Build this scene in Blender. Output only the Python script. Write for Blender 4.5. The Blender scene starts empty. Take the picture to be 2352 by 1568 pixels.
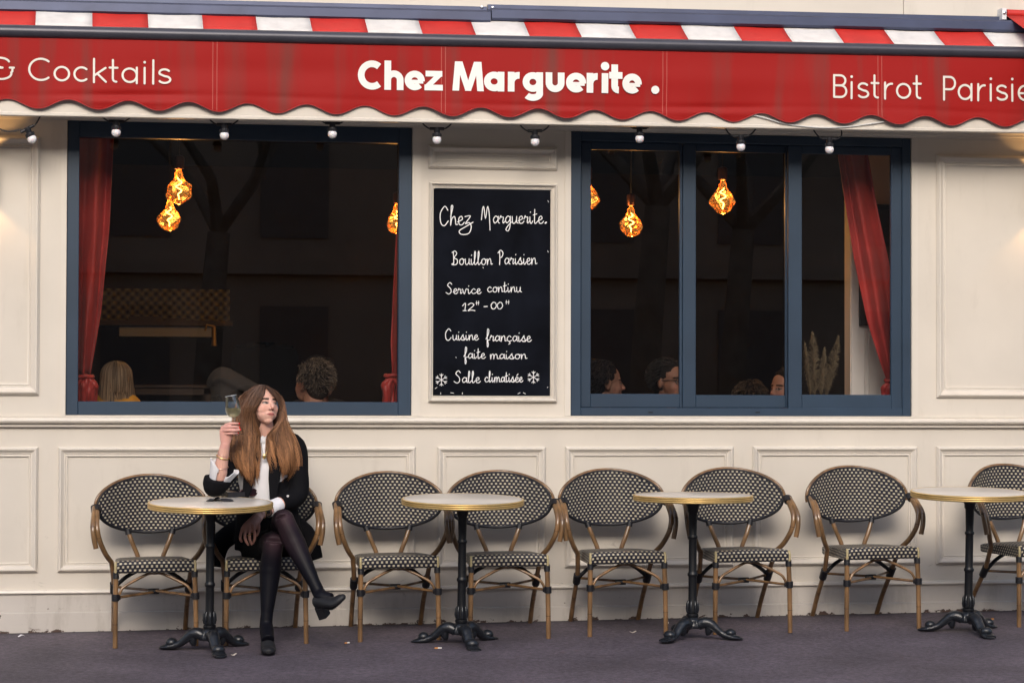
import bpy, bmesh, math, random
import numpy as np
from mathutils import Vector, Matrix
random.seed(7)
S = bpy.context.scene
COL = S.collection
R = math.radians

# ------------------------------------------------------------------ camera
# The lens model: metres, X along the facade, Y into the building (0 = wall), Z up.
FPX = 5735.0; YAW = R(9.85); PITCH = R(1.31); ROLL = 0.0027
CAM = Vector((0.0, -13.57, 1.25))
cy, sy, cp, sp = math.cos(YAW), math.sin(YAW), math.cos(PITCH), math.sin(PITCH)
FW = Vector((sy*cp, cy*cp, sp)); r0 = Vector((cy, -sy, 0)); u0 = Vector((-sy*sp, -cy*sp, cp))
RT = r0*math.cos(ROLL) + u0*math.sin(ROLL); UP = u0*math.cos(ROLL) - r0*math.sin(ROLL)
cam = bpy.data.cameras.new('camera'); cam.sensor_width = 36; cam.lens = 36*FPX/2352; cam.clip_end = 600
camo = bpy.data.objects.new('camera', cam); COL.objects.link(camo)
camo.matrix_world = Matrix.Translation(CAM) @ Matrix((RT, UP, -FW)).transposed().to_4x4()
S.camera = camo

def P(px, py, Y):
    """the point of the plane y = Y that lies on the photo's sight line (2352 px wide copy)"""
    d = FW + RT*((px-1176)/FPX) + UP*((784-py)/FPX)
    return CAM + d*((Y-CAM.y)/d.y)
def PX(px, Y=0.0, py=800): return P(px, py, Y).x
def PZ(px, py, Y=0.0): return P(px, py, Y).z
def GZ(x, y): return 0.0032 + 0.0097*x + 0.05*y

# ------------------------------------------------------------------ sky, sun, exposure
SUN_EL, SUN_AZ = R(29), R(9)
sd = Vector((math.sin(SUN_AZ)*math.cos(SUN_EL), math.cos(SUN_AZ)*math.cos(SUN_EL), -math.sin(SUN_EL)))
W = bpy.data.worlds.new('World'); S.world = W; W.use_nodes = True
wn = W.node_tree.nodes; bg = wn['Background']
sky = wn.new('ShaderNodeTexSky'); sky.sky_type = 'NISHITA'; sky.sun_disc = False
sky.sun_elevation = SUN_EL; sky.sun_rotation = math.atan2(-sd.x, -sd.y); sky.air_density = 1.0; sky.dust_density = 3.0; sky.ozone_density = 1.0
W.node_tree.links.new(sky.outputs[0], bg.inputs[0]); bg.inputs[1].default_value = 0.15
sl = bpy.data.lights.new('sun', 'SUN'); sl.energy = 1.05; sl.angle = R(26); sl.color = (1.0, 0.955, 0.92)
so = bpy.data.objects.new('sun', sl); COL.objects.link(so); so.rotation_euler = sd.to_track_quat('-Z', 'Y').to_euler()
S.view_settings.view_transform = 'Standard'; S.view_settings.look = 'None'
S.view_settings.exposure = 0.72; S.view_settings.gamma = 1.0
S.render.engine = 'CYCLES'; S.cycles.use_denoising = True; S.cycles.max_bounces = 8
S.cycles.transparent_max_bounces = 16; S.cycles.sample_clamp_indirect = 4.0

# ------------------------------------------------------------------ materials
MATS = {}
def node(t, k, **kw):
    n = t.nodes.new(k)
    for a, b in kw.items():
        if a[0] == 'i' and a[1:].isdigit(): n.inputs[int(a[1:])].default_value = b
        else: setattr(n, a, b)
    return n
def M(name, col, rough=0.5, metal=0.0, var=0.0, vscale=8.0, bump=0.0, bscale=60.0, spec=0.5, emit=None, estr=0.0, sss=0.0, coat=0.0, attr=None, sheen=0.0, stretch=(1, 1, 1)):
    if name in MATS: return MATS[name]
    m = bpy.data.materials.new(name); m.use_nodes = True; t = m.node_tree; b = t.nodes['Principled BSDF']
    b.inputs['Base Color'].default_value = (*col, 1); b.inputs['Roughness'].default_value = rough
    b.inputs['Metallic'].default_value = metal; b.inputs['Specular IOR Level'].default_value = spec
    b.inputs['Coat Weight'].default_value = coat; b.inputs['Sheen Weight'].default_value = sheen
    if sss:
        b.inputs['Subsurface Weight'].default_value = sss; b.inputs['Subsurface Radius'].default_value = (0.012, 0.005, 0.003)
        b.inputs['Subsurface Scale'].default_value = 0.6
    if emit: b.inputs['Emission Color'].default_value = (*emit, 1); b.inputs['Emission Strength'].default_value = estr
    src = None
    if attr:
        a = node(t, 'ShaderNodeAttribute', attribute_name=attr); src = a.outputs['Color']
        t.links.new(src, b.inputs['Base Color'])
    if var or bump:
        g = t.nodes.new('ShaderNodeTexCoord'); mp = t.nodes.new('ShaderNodeMapping'); mp.inputs['Scale'].default_value = stretch
        t.links.new(g.outputs['Object'], mp.inputs[0])
    if var:
        n = node(t, 'ShaderNodeTexNoise'); n.inputs['Scale'].default_value = vscale; n.inputs['Detail'].default_value = 5
        t.links.new(mp.outputs[0], n.inputs['Vector'])
        mr = node(t, 'ShaderNodeMapRange'); mr.inputs[1].default_value = 0.3; mr.inputs[2].default_value = 0.7
        mr.inputs[3].default_value = 1-var; mr.inputs[4].default_value = 1+var
        t.links.new(n.outputs[0], mr.inputs[0])
        mx = node(t, 'ShaderNodeMix', data_type='RGBA', blend_type='MULTIPLY'); mx.inputs[0].default_value = 1
        mx.inputs[6].default_value = (*col, 1)
        if src: t.links.new(src, mx.inputs[6])
        t.links.new(mr.outputs[0], mx.inputs[7]); t.links.new(mx.outputs[2], b.inputs['Base Color'])
    if bump:
        n2 = node(t, 'ShaderNodeTexNoise'); n2.inputs['Scale'].default_value = bscale; n2.inputs['Detail'].default_value = 4
        t.links.new(mp.outputs[0], n2.inputs['Vector'])
        bp = node(t, 'ShaderNodeBump'); bp.inputs['Strength'].default_value = bump; bp.inputs['Distance'].default_value = 0.004
        t.links.new(n2.outputs[0], bp.inputs['Height']); t.links.new(bp.outputs[0], b.inputs['Normal'])
    MATS[name] = m
    return m
def mathn(t, op, a, b=None, c=None):
    n = t.nodes.new('ShaderNodeMath'); n.operation = op
    for i, v in enumerate((a, b, c)):
        if v is None: continue
        if hasattr(v, 'is_linked') or hasattr(v, 'links'): t.links.new(v, n.inputs[i])
        else: n.inputs[i].default_value = v
    return n.outputs[0]

def paint_mat(name, col, rough=0.42, wear=0.0):
    """old oil paint: faint brush streaks, scuffs, and (wear) chips that bare the dark wood"""
    m = bpy.data.materials.new(name); m.use_nodes = True; t = m.node_tree; b = t.nodes['Principled BSDF']
    b.inputs['Roughness'].default_value = rough
    tc = node(t, 'ShaderNodeTexCoord'); obj_ = tc.outputs['Object']
    n1 = node(t, 'ShaderNodeTexNoise'); n1.inputs['Scale'].default_value = 1.7; n1.inputs['Detail'].default_value = 6
    t.links.new(obj_, n1.inputs['Vector'])
    mr = node(t, 'ShaderNodeMapRange', i1=0.3, i2=0.7, i3=0.93, i4=1.05); t.links.new(n1.outputs[0], mr.inputs[0])
    mx = node(t, 'ShaderNodeMix', data_type='RGBA', blend_type='MULTIPLY'); mx.inputs[0].default_value = 1; mx.inputs[6].default_value = (*col, 1)
    t.links.new(mr.outputs[0], mx.inputs[7])
    # streaky grime
    mp = node(t, 'ShaderNodeMapping'); mp.inputs['Scale'].default_value = (8, 8, 2.0); t.links.new(obj_, mp.inputs[0])
    n2 = node(t, 'ShaderNodeTexNoise'); n2.inputs['Scale'].default_value = 1.0; n2.inputs['Detail'].default_value = 8; n2.inputs['Roughness'].default_value = 0.7
    t.links.new(mp.outputs[0], n2.inputs['Vector'])
    r2 = node(t, 'ShaderNodeMapRange', i1=0.56 if not wear else 0.50, i2=0.85, i3=0.0, i4=0.85 if wear else 0.32); t.links.new(n2.outputs[0], r2.inputs[0])
    m2 = node(t, 'ShaderNodeMix', data_type='RGBA'); t.links.new(r2.outputs[0], m2.inputs[0]); t.links.new(mx.outputs[2], m2.inputs[6])
    m2.inputs[7].default_value = (col[0]*0.55, col[1]*0.52, col[2]*0.48, 1)
    out = m2.outputs[2]
    ms = node(t, 'ShaderNodeMapping'); ms.inputs['Scale'].default_value = (7, 7, 13); t.links.new(obj_, ms.inputs[0])
    n4 = node(t, 'ShaderNodeTexNoise'); n4.inputs['Scale'].default_value = 1.0; n4.inputs['Detail'].default_value = 9; n4.inputs['Roughness'].default_value = 0.75; n4.inputs['Distortion'].default_value = 1.2; t.links.new(ms.outputs[0], n4.inputs['Vector'])
    s4 = node(t, 'ShaderNodeSeparateXYZ'); t.links.new(obj_, s4.inputs[0])
    lowm = node(t, 'ShaderNodeMapRange', i1=0.15, i2=0.85, i3=1.0, i4=0.0); t.links.new(s4.outputs[2], lowm.inputs[0])
    sc4 = node(t, 'ShaderNodeMapRange', i1=0.62, i2=0.72, i3=0.0, i4=0.75); t.links.new(n4.outputs[0], sc4.inputs[0])
    m4 = node(t, 'ShaderNodeMix', data_type='RGBA'); t.links.new(mathn(t, 'MULTIPLY', sc4.outputs[0], lowm.outputs[0]), m4.inputs[0]); t.links.new(out, m4.inputs[6]); m4.inputs[7].default_value = (0.16, 0.13, 0.11, 1); out = m4.outputs[2]
    if wear:
        n3 = node(t, 'ShaderNodeTexNoise'); n3.inputs['Scale'].default_value = 16; n3.inputs['Detail'].default_value = 6; n3.inputs['Roughness'].default_value = 0.65
        mp3 = node(t, 'ShaderNodeMapping'); mp3.inputs['Scale'].default_value = (1, 1, 1.8); t.links.new(obj_, mp3.inputs[0]); t.links.new(mp3.outputs[0], n3.inputs['Vector'])
        sx = node(t, 'ShaderNodeSeparateXYZ'); t.links.new(obj_, sx.inputs[0])
        hz = mathn(t, 'SUBTRACT', sx.outputs[2], mathn(t, 'MULTIPLY', sx.outputs[0], 0.0097))
        up_ = node(t, 'ShaderNodeMapRange', i1=0.0, i2=0.055, i3=0.40, i4=0.0); t.links.new(hz, up_.inputs[0])
        v = mathn(t, 'ADD', n3.outputs[0], up_.outputs[0])
        ch = node(t, 'ShaderNodeMapRange', i1=0.70, i2=0.72, i3=0.0, i4=1.0); t.links.new(v, ch.inputs[0])
        m3 = node(t, 'ShaderNodeMix', data_type='RGBA'); t.links.new(ch.outputs[0], m3.inputs[0]); t.links.new(out, m3.inputs[6]); m3.inputs[7].default_value = (0.075, 0.045, 0.035, 1)
        out = m3.outputs[2]
    t.links.new(out, b.inputs['Base Color'])
    nb = node(t, 'ShaderNodeTexNoise'); nb.inputs['Scale'].default_value = 25; nb.inputs['Detail'].default_value = 5; t.links.new(mp.outputs[0], nb.inputs['Vector'])
    bp = node(t, 'ShaderNodeBump'); bp.inputs['Strength'].default_value = 0.05; bp.inputs['Distance'].default_value = 0.002; t.links.new(n2.outputs[0], bp.inputs['Height'])
    t.links.new(bp.outputs[0], b.inputs['Normal'])
    MATS[name] = m
    return m

def weave_mat(name='woven_rattan'):
    m = bpy.data.materials.new(name); m.use_nodes = True; t = m.node_tree; b = t.nodes['Principled BSDF']
    tc = node(t, 'ShaderNodeUVMap'); sx = node(t, 'ShaderNodeSeparateXYZ'); t.links.new(tc.outputs[0], sx.inputs[0])
    U = mathn(t, 'DIVIDE', sx.outputs[0], 0.0122); V = mathn(t, 'DIVIDE', sx.outputs[1], 0.0176)
    fu = mathn(t, 'FRACT', U); fv = mathn(t, 'FRACT', V)
    par = mathn(t, 'MODULO', mathn(t, 'ADD', mathn(t, 'FLOOR', U), mathn(t, 'FLOOR', V)), 2.0)
    par = mathn(t, 'LESS_THAN', mathn(t, 'ABSOLUTE', par), 0.5)
    wv = mathn(t, 'LESS_THAN', mathn(t, 'ABSOLUTE', mathn(t, 'SUBTRACT', fv, 0.5)), 0.30)
    wu = mathn(t, 'LESS_THAN', mathn(t, 'ABSOLUTE', mathn(t, 'SUBTRACT', fu, 0.5)), 0.45)
    cream = mathn(t, 'MULTIPLY', mathn(t, 'MULTIPLY', par, wv), wu)
    st = mathn(t, 'LESS_THAN', mathn(t, 'ABSOLUTE', mathn(t, 'SUBTRACT', mathn(t, 'FRACT', mathn(t, 'MULTIPLY', fu, 2.0)), 0.5)), 0.30)
    strand = mathn(t, 'MULTIPLY', st, mathn(t, 'SUBTRACT', 1.0, par))
    c1 = node(t, 'ShaderNodeMix', data_type='RGBA'); t.links.new(strand, c1.inputs[0]); c1.inputs[6].default_value = (0.0025, 0.0022, 0.003, 1); c1.inputs[7].default_value = (0.036, 0.036, 0.056, 1)  # dark strands carry a painted blue-grey sheen in their colour
    ns = node(t, 'ShaderNodeTexNoise'); ns.inputs['Scale'].default_value = 90; t.links.new(tc.outputs[0], ns.inputs['Vector'])
    cr = node(t, 'ShaderNodeMix', data_type='RGBA'); t.links.new(ns.outputs[0], cr.inputs[0]); cr.inputs[6].default_value = (0.38, 0.33, 0.225, 1); cr.inputs[7].default_value = (0.57, 0.515, 0.40, 1)
    c2 = node(t, 'ShaderNodeMix', data_type='RGBA'); t.links.new(cream, c2.inputs[0]); t.links.new(c1.outputs[2], c2.inputs[6]); t.links.new(cr.outputs[2], c2.inputs[7])
    t.links.new(c2.outputs[2], b.inputs['Base Color']); b.inputs['Roughness'].default_value = 0.38; b.inputs['Specular IOR Level'].default_value = 0.3
    h = mathn(t, 'ADD', mathn(t, 'MULTIPLY', cream, 0.8), mathn(t, 'MULTIPLY', strand, 1.0))
    bp = node(t, 'ShaderNodeBump'); bp.inputs['Strength'].default_value = 0.6; bp.inputs['Distance'].default_value = 0.003; t.links.new(h, bp.inputs['Height']); t.links.new(bp.outputs[0], b.inputs['Normal'])
    MATS[name] = m
    return m

def glass_mat(name, tint=(1, 1, 1), refl=1.0, rough=0.0, ior=1.5):
    """thin sheet: clear with a Fresnel mirror"""
    m = bpy.data.materials.new(name); m.use_nodes = True; t = m.node_tree; t.nodes.clear()
    o = node(t, 'ShaderNodeOutputMaterial'); tr = node(t, 'ShaderNodeBsdfTransparent'); gl = node(t, 'ShaderNodeBsdfGlossy')
    tr.inputs[0].default_value = (*tint, 1); gl.inputs['Roughness'].default_value = rough
    fr = node(t, 'ShaderNodeFresnel'); fr.inputs[0].default_value = ior
    k = mathn(t, 'MULTIPLY', fr.outputs[0], refl); k = mathn(t, 'MINIMUM', k, 1.0)
    mx = node(t, 'ShaderNodeMixShader'); t.links.new(k, mx.inputs[0]); t.links.new(tr.outputs[0], mx.inputs[1]); t.links.new(gl.outputs[0], mx.inputs[2])
    t.links.new(mx.outputs[0], o.inputs[0]); MATS[name] = m
    return m

def pavement_mat(name, base):
    m = bpy.data.materials.new(name); m.use_nodes = True; t = m.node_tree; b = t.nodes['Principled BSDF']
    tc = node(t, 'ShaderNodeTexCoord'); o = tc.outputs['Object']
    n1 = node(t, 'ShaderNodeTexNoise'); n1.inputs['Scale'].default_value = 1.6; n1.inputs['Detail'].default_value = 7; t.links.new(o, n1.inputs['Vector'])
    n2 = node(t, 'ShaderNodeTexNoise'); n2.inputs['Scale'].default_value = 120; n2.inputs['Detail'].default_value = 6; n2.inputs['Roughness'].default_value = .8; t.links.new(o, n2.inputs['Vector'])
    vo = node(t, 'ShaderNodeTexVoronoi'); vo.inputs['Scale'].default_value = 16; t.links.new(o, vo.inputs['Vector'])
    a = node(t, 'ShaderNodeMapRange', i1=0.3, i2=0.7, i3=0.70, i4=1.35); t.links.new(n1.outputs[0], a.inputs[0])
    g = node(t, 'ShaderNodeMapRange', i1=0.35, i2=0.65, i3=0.60, i4=1.5); t.links.new(n2.outputs[0], g.inputs[0])
    n5 = node(t, 'ShaderNodeTexNoise'); n5.inputs['Scale'].default_value = 38; n5.inputs['Detail'].default_value = 4; t.links.new(o, n5.inputs['Vector'])
    g5 = node(t, 'ShaderNodeMapRange', i1=0.3, i2=0.7, i3=0.68, i4=1.36); t.links.new(n5.outputs[0], g5.inputs[0])
    k = mathn(t, 'MULTIPLY', mathn(t, 'MULTIPLY', a.outputs[0], g5.outputs[0]), g.outputs[0])
    mx = node(t, 'ShaderNodeMix', data_type='RGBA', blend_type='MULTIPLY'); mx.inputs[0].default_value = 1; mx.inputs[6].default_value = (*base, 1); t.links.new(k, mx.inputs[7])
    sp_ = node(t, 'ShaderNodeMapRange', i1=0.05, i2=0.035, i3=0.0, i4=0.85); t.links.new(vo.outputs['Distance'], sp_.inputs[0])
    sc = node(t, 'ShaderNodeSeparateColor'); t.links.new(vo.outputs['Color'], sc.inputs[0])
    pick = mathn(t, 'MULTIPLY', sp_.outputs[0], mathn(t, 'GREATER_THAN', sc.outputs[0], 0.88))
    m2 = node(t, 'ShaderNodeMix', data_type='RGBA'); t.links.new(pick, m2.inputs[0]); t.links.new(mx.outputs[2], m2.inputs[6]); m2.inputs[7].default_value = (0.30, 0.26, 0.27, 1)
    v2 = node(t, 'ShaderNodeTexVoronoi'); v2.inputs['Scale'].default_value = 4.5; t.links.new(o, v2.inputs['Vector'])
    gum = node(t, 'ShaderNodeMapRange', i1=0.11, i2=0.07, i3=0.0, i4=0.5); t.links.new(v2.outputs['Distance'], gum.inputs[0])
    sc2 = node(t, 'ShaderNodeSeparateColor'); t.links.new(v2.outputs['Color'], sc2.inputs[0]); gk = mathn(t, 'MULTIPLY', gum.outputs[0], mathn(t, 'GREATER_THAN', sc2.outputs[1], 0.62))
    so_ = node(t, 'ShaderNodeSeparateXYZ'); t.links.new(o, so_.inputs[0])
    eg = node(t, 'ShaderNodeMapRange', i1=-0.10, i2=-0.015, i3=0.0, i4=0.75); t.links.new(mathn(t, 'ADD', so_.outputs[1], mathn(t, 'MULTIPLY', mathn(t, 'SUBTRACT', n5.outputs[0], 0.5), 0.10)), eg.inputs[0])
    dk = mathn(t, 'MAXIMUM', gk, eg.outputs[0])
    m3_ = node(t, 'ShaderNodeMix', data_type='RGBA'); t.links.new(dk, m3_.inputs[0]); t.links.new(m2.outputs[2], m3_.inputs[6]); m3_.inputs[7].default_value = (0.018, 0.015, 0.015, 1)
    t.links.new(m3_.outputs[2], b.inputs['Base Color']); b.inputs['Roughness'].default_value = 0.72
    bp = node(t, 'ShaderNodeBump'); bp.inputs['Strength'].default_value = 0.7; bp.inputs['Distance'].default_value = 0.005; t.links.new(n2.outputs[0], bp.inputs['Height']); t.links.new(bp.outputs[0], b.inputs['Normal'])
    MATS[name] = m
    return m

def cloth_red(name, col, streak=0.8):
    m = bpy.data.materials.new(name); m.use_nodes = True; t = m.node_tree; b = t.nodes['Principled BSDF']
    tc = node(t, 'ShaderNodeTexCoord'); mp = node(t, 'ShaderNodeMapping'); mp.inputs['Scale'].default_value = (5.5, 1, 0.5); t.links.new(tc.outputs['Object'], mp.inputs[0])
    n = node(t, 'ShaderNodeTexNoise'); n.inputs['Scale'].default_value = 1.4; n.inputs['Detail'].default_value = 6; t.links.new(mp.outputs[0], n.inputs['Vector'])
    r = node(t, 'ShaderNodeMapRange', i1=0.50, i2=0.78, i3=0.0, i4=streak); t.links.new(n.outputs[0], r.inputs[0])
    mx = node(t, 'ShaderNodeMix', data_type='RGBA'); t.links.new(r.outputs[0], mx.inputs[0]); mx.inputs[6].default_value = (*col, 1); mx.inputs[7].default_value = (0.13, 0.045, 0.035, 1)
    sq = node(t, 'ShaderNodeSeparateXYZ'); t.links.new(tc.outputs['Object'], sq.inputs[0])
    fr1 = mathn(t, 'ABSOLUTE', mathn(t, 'SUBTRACT', mathn(t, 'FRACT', mathn(t, 'DIVIDE', mathn(t, 'ADD', sq.outputs[0], 11.93), 1.215)), 0.5))
    ln = mathn(t, 'MULTIPLY', mathn(t, 'LESS_THAN', fr1, 0.0105), mathn(t, 'GREATER_THAN', fr1, 0.0075))
    mq = node(t, 'ShaderNodeMix', data_type='RGBA'); t.links.new(mathn(t, 'MULTIPLY', ln, 0.35), mq.inputs[0]); t.links.new(mx.outputs[2], mq.inputs[6]); mq.inputs[7].default_value = (0.62, 0.25, 0.2, 1)
    t.links.new(mq.outputs[2], b.inputs['Base Color']); b.inputs['Roughness'].default_value = 0.6; b.inputs['Specular IOR Level'].default_value = 0.2
    n2 = node(t, 'ShaderNodeTexNoise'); n2.inputs['Scale'].default_value = 3.0; n2.inputs['Detail'].default_value = 2
    t.links.new(tc.outputs['Object'], n2.inputs['Vector'])
    bp = node(t, 'ShaderNodeBump'); bp.inputs['Strength'].default_value = 0.3; bp.inputs['Distance'].default_value = 0.02; t.links.new(n2.outputs[0], bp.inputs['Height']); t.links.new(bp.outputs[0], b.inputs['Normal'])
    MATS[name] = m
    return m

CREAM = (0.64, 0.586, 0.507)
mWall = paint_mat('cream_paint', CREAM); mWear = paint_mat('worn_cream_paint', (0.53, 0.49, 0.445), wear=1.0)
mTrim = paint_mat('cream_trim_paint', (0.66, 0.606, 0.528), rough=0.35)
mBlue = M('blue_paint', (0.021, 0.041, 0.070), 0.42, var=0.12, vscale=3, bump=0.05)
mRed = cloth_red('red_canvas', (0.31, 0.0075, 0.006)); mRedTop = M('red_stripe', (0.50, 0.022, 0.015), 0.6, var=0.08)
mWhiteTop = M('white_stripe', (0.66, 0.63, 0.60), 0.6, var=0.10, vscale=12)
mSteelBlue = M('anthracite_metal', (0.045, 0.056, 0.105), 0.38, 0.35, var=0.15, vscale=6)
mDarkBar = M('dark_grey_bar', (0.05, 0.05, 0.065), 0.35, 0.2, var=0.1)
mLetter = M('white_lettering', (0.82, 0.80, 0.75), 0.5)
mLetterThin = M('cream_lettering', (0.74, 0.68, 0.60), 0.5)
mBoard = M('slate_board', (0.0045, 0.0055, 0.009), 0.75, var=0.5, vscale=5, spec=0.06)
mChalk = M('chalk', (0.78, 0.77, 0.76), 0.8)
mBamboo = M('bamboo', (0.185, 0.103, 0.045), 0.28, var=0.45, vscale=9, coat=0.5, stretch=(3, 3, 0.6))
mRing = M('bamboo_node', (0.05, 0.022, 0.010), 0.5)
mWrap = M('black_binding', (0.007, 0.007, 0.010), 0.45, bump=0.6, bscale=180)
mCreamWrap = M('cream_binding', (0.44, 0.36, 0.19), 0.4, bump=0.5, bscale=150)
mWeave = weave_mat()
mIron = M('black_iron', (0.004, 0.0045, 0.006), 0.42, 0.0, bump=0.25, bscale=40, spec=.4)
mIronCast = M('cast_iron', (0.008, 0.010, 0.014), 0.38, 0.0, bump=1.0, bscale=55, coat=0.2)
mBrass = M('brass_rim', (0.66, 0.46, 0.18), 0.36, 0.65, var=0.12, vscale=10)
mTop = M('table_laminate', (0.64, 0.59, 0.52), 0.26, var=0.06, vscale=4, spec=0.4)
mPane = glass_mat('window_glass', (0.78, 0.77, 0.76), 2.1)
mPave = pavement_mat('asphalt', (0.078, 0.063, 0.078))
mRoad = pavement_mat('road_asphalt', (0.05, 0.05, 0.052))

# ------------------------------------------------------------------ mesh helpers
class MB:
    def __init__(s): s.v = []; s.f = []; s.m = []; s.uv = []
    def add(s, vs, fs, mi=0, uvs=None):
        o = len(s.v); s.v += [tuple(v) for v in vs]
        for k, f in enumerate(fs):
            s.f.append([i+o for i in f]); s.m.append(mi); s.uv.append(uvs[k] if uvs else None)
        return s
    def box(s, x0, x1, y0, y1, z0, z1, mi=0):
        v = [(x, y, z) for x in (x0, x1) for y in (y0, y1) for z in (z0, z1)]
        return s.add(v, [(0, 1, 3, 2), (4, 6, 7, 5), (0, 4, 5, 1), (2, 3, 7, 6), (0, 2, 6, 4), (1, 5, 7, 3)], mi)
    def tube(s, pts, r, n=10, mi=0, cap=True, up=None, closed=False):
        pts = [Vector(p) for p in pts]; N = len(pts)
        rs = r if isinstance(r, (list, tuple)) else [r]*N
        rs = [(q, q) if not isinstance(q, (list, tuple)) else q for q in rs]
        tang = []
        for i in range(N):
            a = pts[(i-1) % N] if (closed or i) else pts[0]; b = pts[(i+1) % N] if (closed or i < N-1) else pts[-1]
            tang.append((b-a).normalized())
        ref = Vector(up) if up else (Vector((0, 0, 1)) if abs(tang[0].z) < 0.9 else Vector((0, 1, 0)))
        nrm = (ref - tang[0]*ref.dot(tang[0])).normalized(); vs = []
        for i in range(N):
            if up: q = Vector(up); nn = q - tang[i]*q.dot(tang[i]); nrm = nn.normalized() if nn.length > 1e-4 else nrm
            else: nrm = (nrm - tang[i]*nrm.dot(tang[i])).normalized()
            bi = tang[i].cross(nrm)
            for k in range(n):
                a = 2*math.pi*k/n
                vs.append(pts[i] + nrm*(math.cos(a)*rs[i][0]) + bi*(math.sin(a)*rs[i][1]))
        fs = []
        for i in range(N if closed else N-1):
            j = (i+1) % N
            for k in range(n): fs.append((i*n+k, i*n+(k+1) % n, j*n+(k+1) % n, j*n+k))
        if cap and not closed:
            fs.append(tuple(reversed(range(n)))); fs.append(tuple(range((N-1)*n, N*n)))
        return s.add(vs, fs, mi)
    def lathe(s, prof, n=24, o=(0, 0, 0), mi=0, axis=None, xdir=None):
        """prof: (radius, height) list turned about an axis through o"""
        o = Vector(o); az = Vector(axis).normalized() if axis else Vector((0, 0, 1))
        ax = Vector(xdir) if xdir else (Vector((1, 0, 0)) if abs(az.x) < 0.9 else Vector((0, 1, 0)))
        ax = (ax - az*ax.dot(az)).normalized(); ay = az.cross(ax); vs = []; fs = []
        for (r, h) in prof:
            for k in range(n):
                a = 2*math.pi*k/n; vs.append(o + az*h + ax*(r*math.cos(a)) + ay*(r*math.sin(a)))
        for i in range(len(prof)-1):
            for k in range(n): fs.append((i*n+k, i*n+(k+1) % n, (i+1)*n+(k+1) % n, (i+1)*n+k))
        if prof[0][0] > 1e-5: fs.append(tuple(reversed(range(n))))
        if prof[-1][0] > 1e-5: fs.append(tuple(range((len(prof)-1)*n, len(prof)*n)))
        return s.add(vs, fs, mi)
    def ell(s, c, rad, ax=None, nu=16, nv=10, mi=0):
        c = Vector(c); ax = ax or (Vector((1, 0, 0)), Vector((0, 0, 1)), Vector((0, -1, 0))); vs = []; fs = []
        for i in range(nv+1):
            th = math.pi*i/nv
            for k in range(nu):
                a = 2*math.pi*k/nu
                vs.append(c + ax[0]*(rad[0]*math.sin(th)*math.cos(a)) + ax[2]*(rad[2]*math.sin(th)*math.sin(a)) + ax[1]*(rad[1]*math.cos(th)))
        for i in range(nv):
            for k in range(nu): fs.append((i*nu+k, (i+1)*nu+k, (i+1)*nu+(k+1) % nu, i*nu+(k+1) % nu))
        return s.add(vs, fs, mi)
    def prism(s, prof, x0, x1, mi=0):
        """(y, z) polygon swept along X"""
        n = len(prof); vs = [(x, y, z) for x in (x0, x1) for (y, z) in prof]
        fs = [(i, (i+1) % n, n+(i+1) % n, n+i) for i in range(n)] + [tuple(reversed(range(n))), tuple(range(n, 2*n))]
        return s.add(vs, fs, mi)
    def grid(s, fn, nu, nv, mi=0, uvf=None, flip=False):
        vs = [fn(i/nu, j/nv) for j in range(nv+1) for i in range(nu+1)]; fs = []; uvs = []
        for j in range(nv):
            for i in range(nu):
                q = [j*(nu+1)+i, j*(nu+1)+i+1, (j+1)*(nu+1)+i+1, (j+1)*(nu+1)+i]
                if flip: q.reverse()
                fs.append(tuple(q))
                if uvf: uvs.append([uvf((k % (nu+1))/nu, (k//(nu+1))/nv) for k in q])
        return s.add(vs, fs, mi, uvs if uvf else None)
    def mesh(s, name, org=(0, 0, 0), fix=True):
        me = bpy.data.meshes.new(name); ox, oy, oz = org
        me.from_pydata([(a-ox, b-oy, c-oz) for a, b, c in s.v], [], s.f)
        me.polygons.foreach_set('material_index', s.m)
        if any(u is not None for u in s.uv):
            ul = me.uv_layers.new(name='UVMap'); k = 0
            for p, u in zip(me.polygons, s.uv):
                for li in range(p.loop_total): ul.data[p.loop_start+li].uv = u[li] if u else (0, 0)
        if fix:
            bm = bmesh.new(); bm.from_mesh(me); bmesh.ops.recalc_face_normals(bm, faces=bm.faces); bm.to_mesh(me); bm.free()
        return me
ORG = {}
def shade(me, ang=35):
    me.polygons.foreach_set('use_smooth', [True]*len(me.polygons))
    if ang < 180: me.set_sharp_from_angle(angle=R(ang))
def obj(name, mb, mats, parent=None, smooth=35, label=None, fix=True, org=None):
    """link ONE mesh object; world-space vertices are stored about the thing's base"""
    mats = mats if isinstance(mats, (list, tuple)) else [mats]
    if parent is not None: o0 = ORG[parent.name]
    elif org is not None: o0 = org
    else:
        a = np.array(mb.v) if isinstance(mb, MB) else np.array([v.co[:] for v in mb.vertices])
        o0 = ((a[:, 0].min()+a[:, 0].max())/2, (a[:, 1].min()+a[:, 1].max())/2, a[:, 2].min())
    if isinstance(mb, MB): me = mb.mesh(name, o0, fix)
    else:
        me = mb
        me.transform(Matrix.Translation(-Vector(o0)))
    for m in mats: me.materials.append(m)
    if isinstance(mb, MB): me.polygons.foreach_set('material_index', mb.m)
    if smooth: shade(me, smooth)
    o = bpy.data.objects.new(name, me); COL.objects.link(o)
    if parent is not None: o.parent = parent; ORG[o.name] = o0
    else: o.location = o0; ORG[o.name] = o0
    if label: o['label'] = label
    return o
def tag(o, label, cat, group=None):
    o['label'] = label; o['category'] = cat
    if group: o['group'] = group
    return o
def thing(name, label, cat, loc=(0, 0, 0), group=None):
    o = bpy.data.objects.new(name, None); COL.objects.link(o); o.location = loc; o.empty_display_size = 0.1
    ORG[o.name] = tuple(loc)
    return tag(o, label, cat, group)
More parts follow.
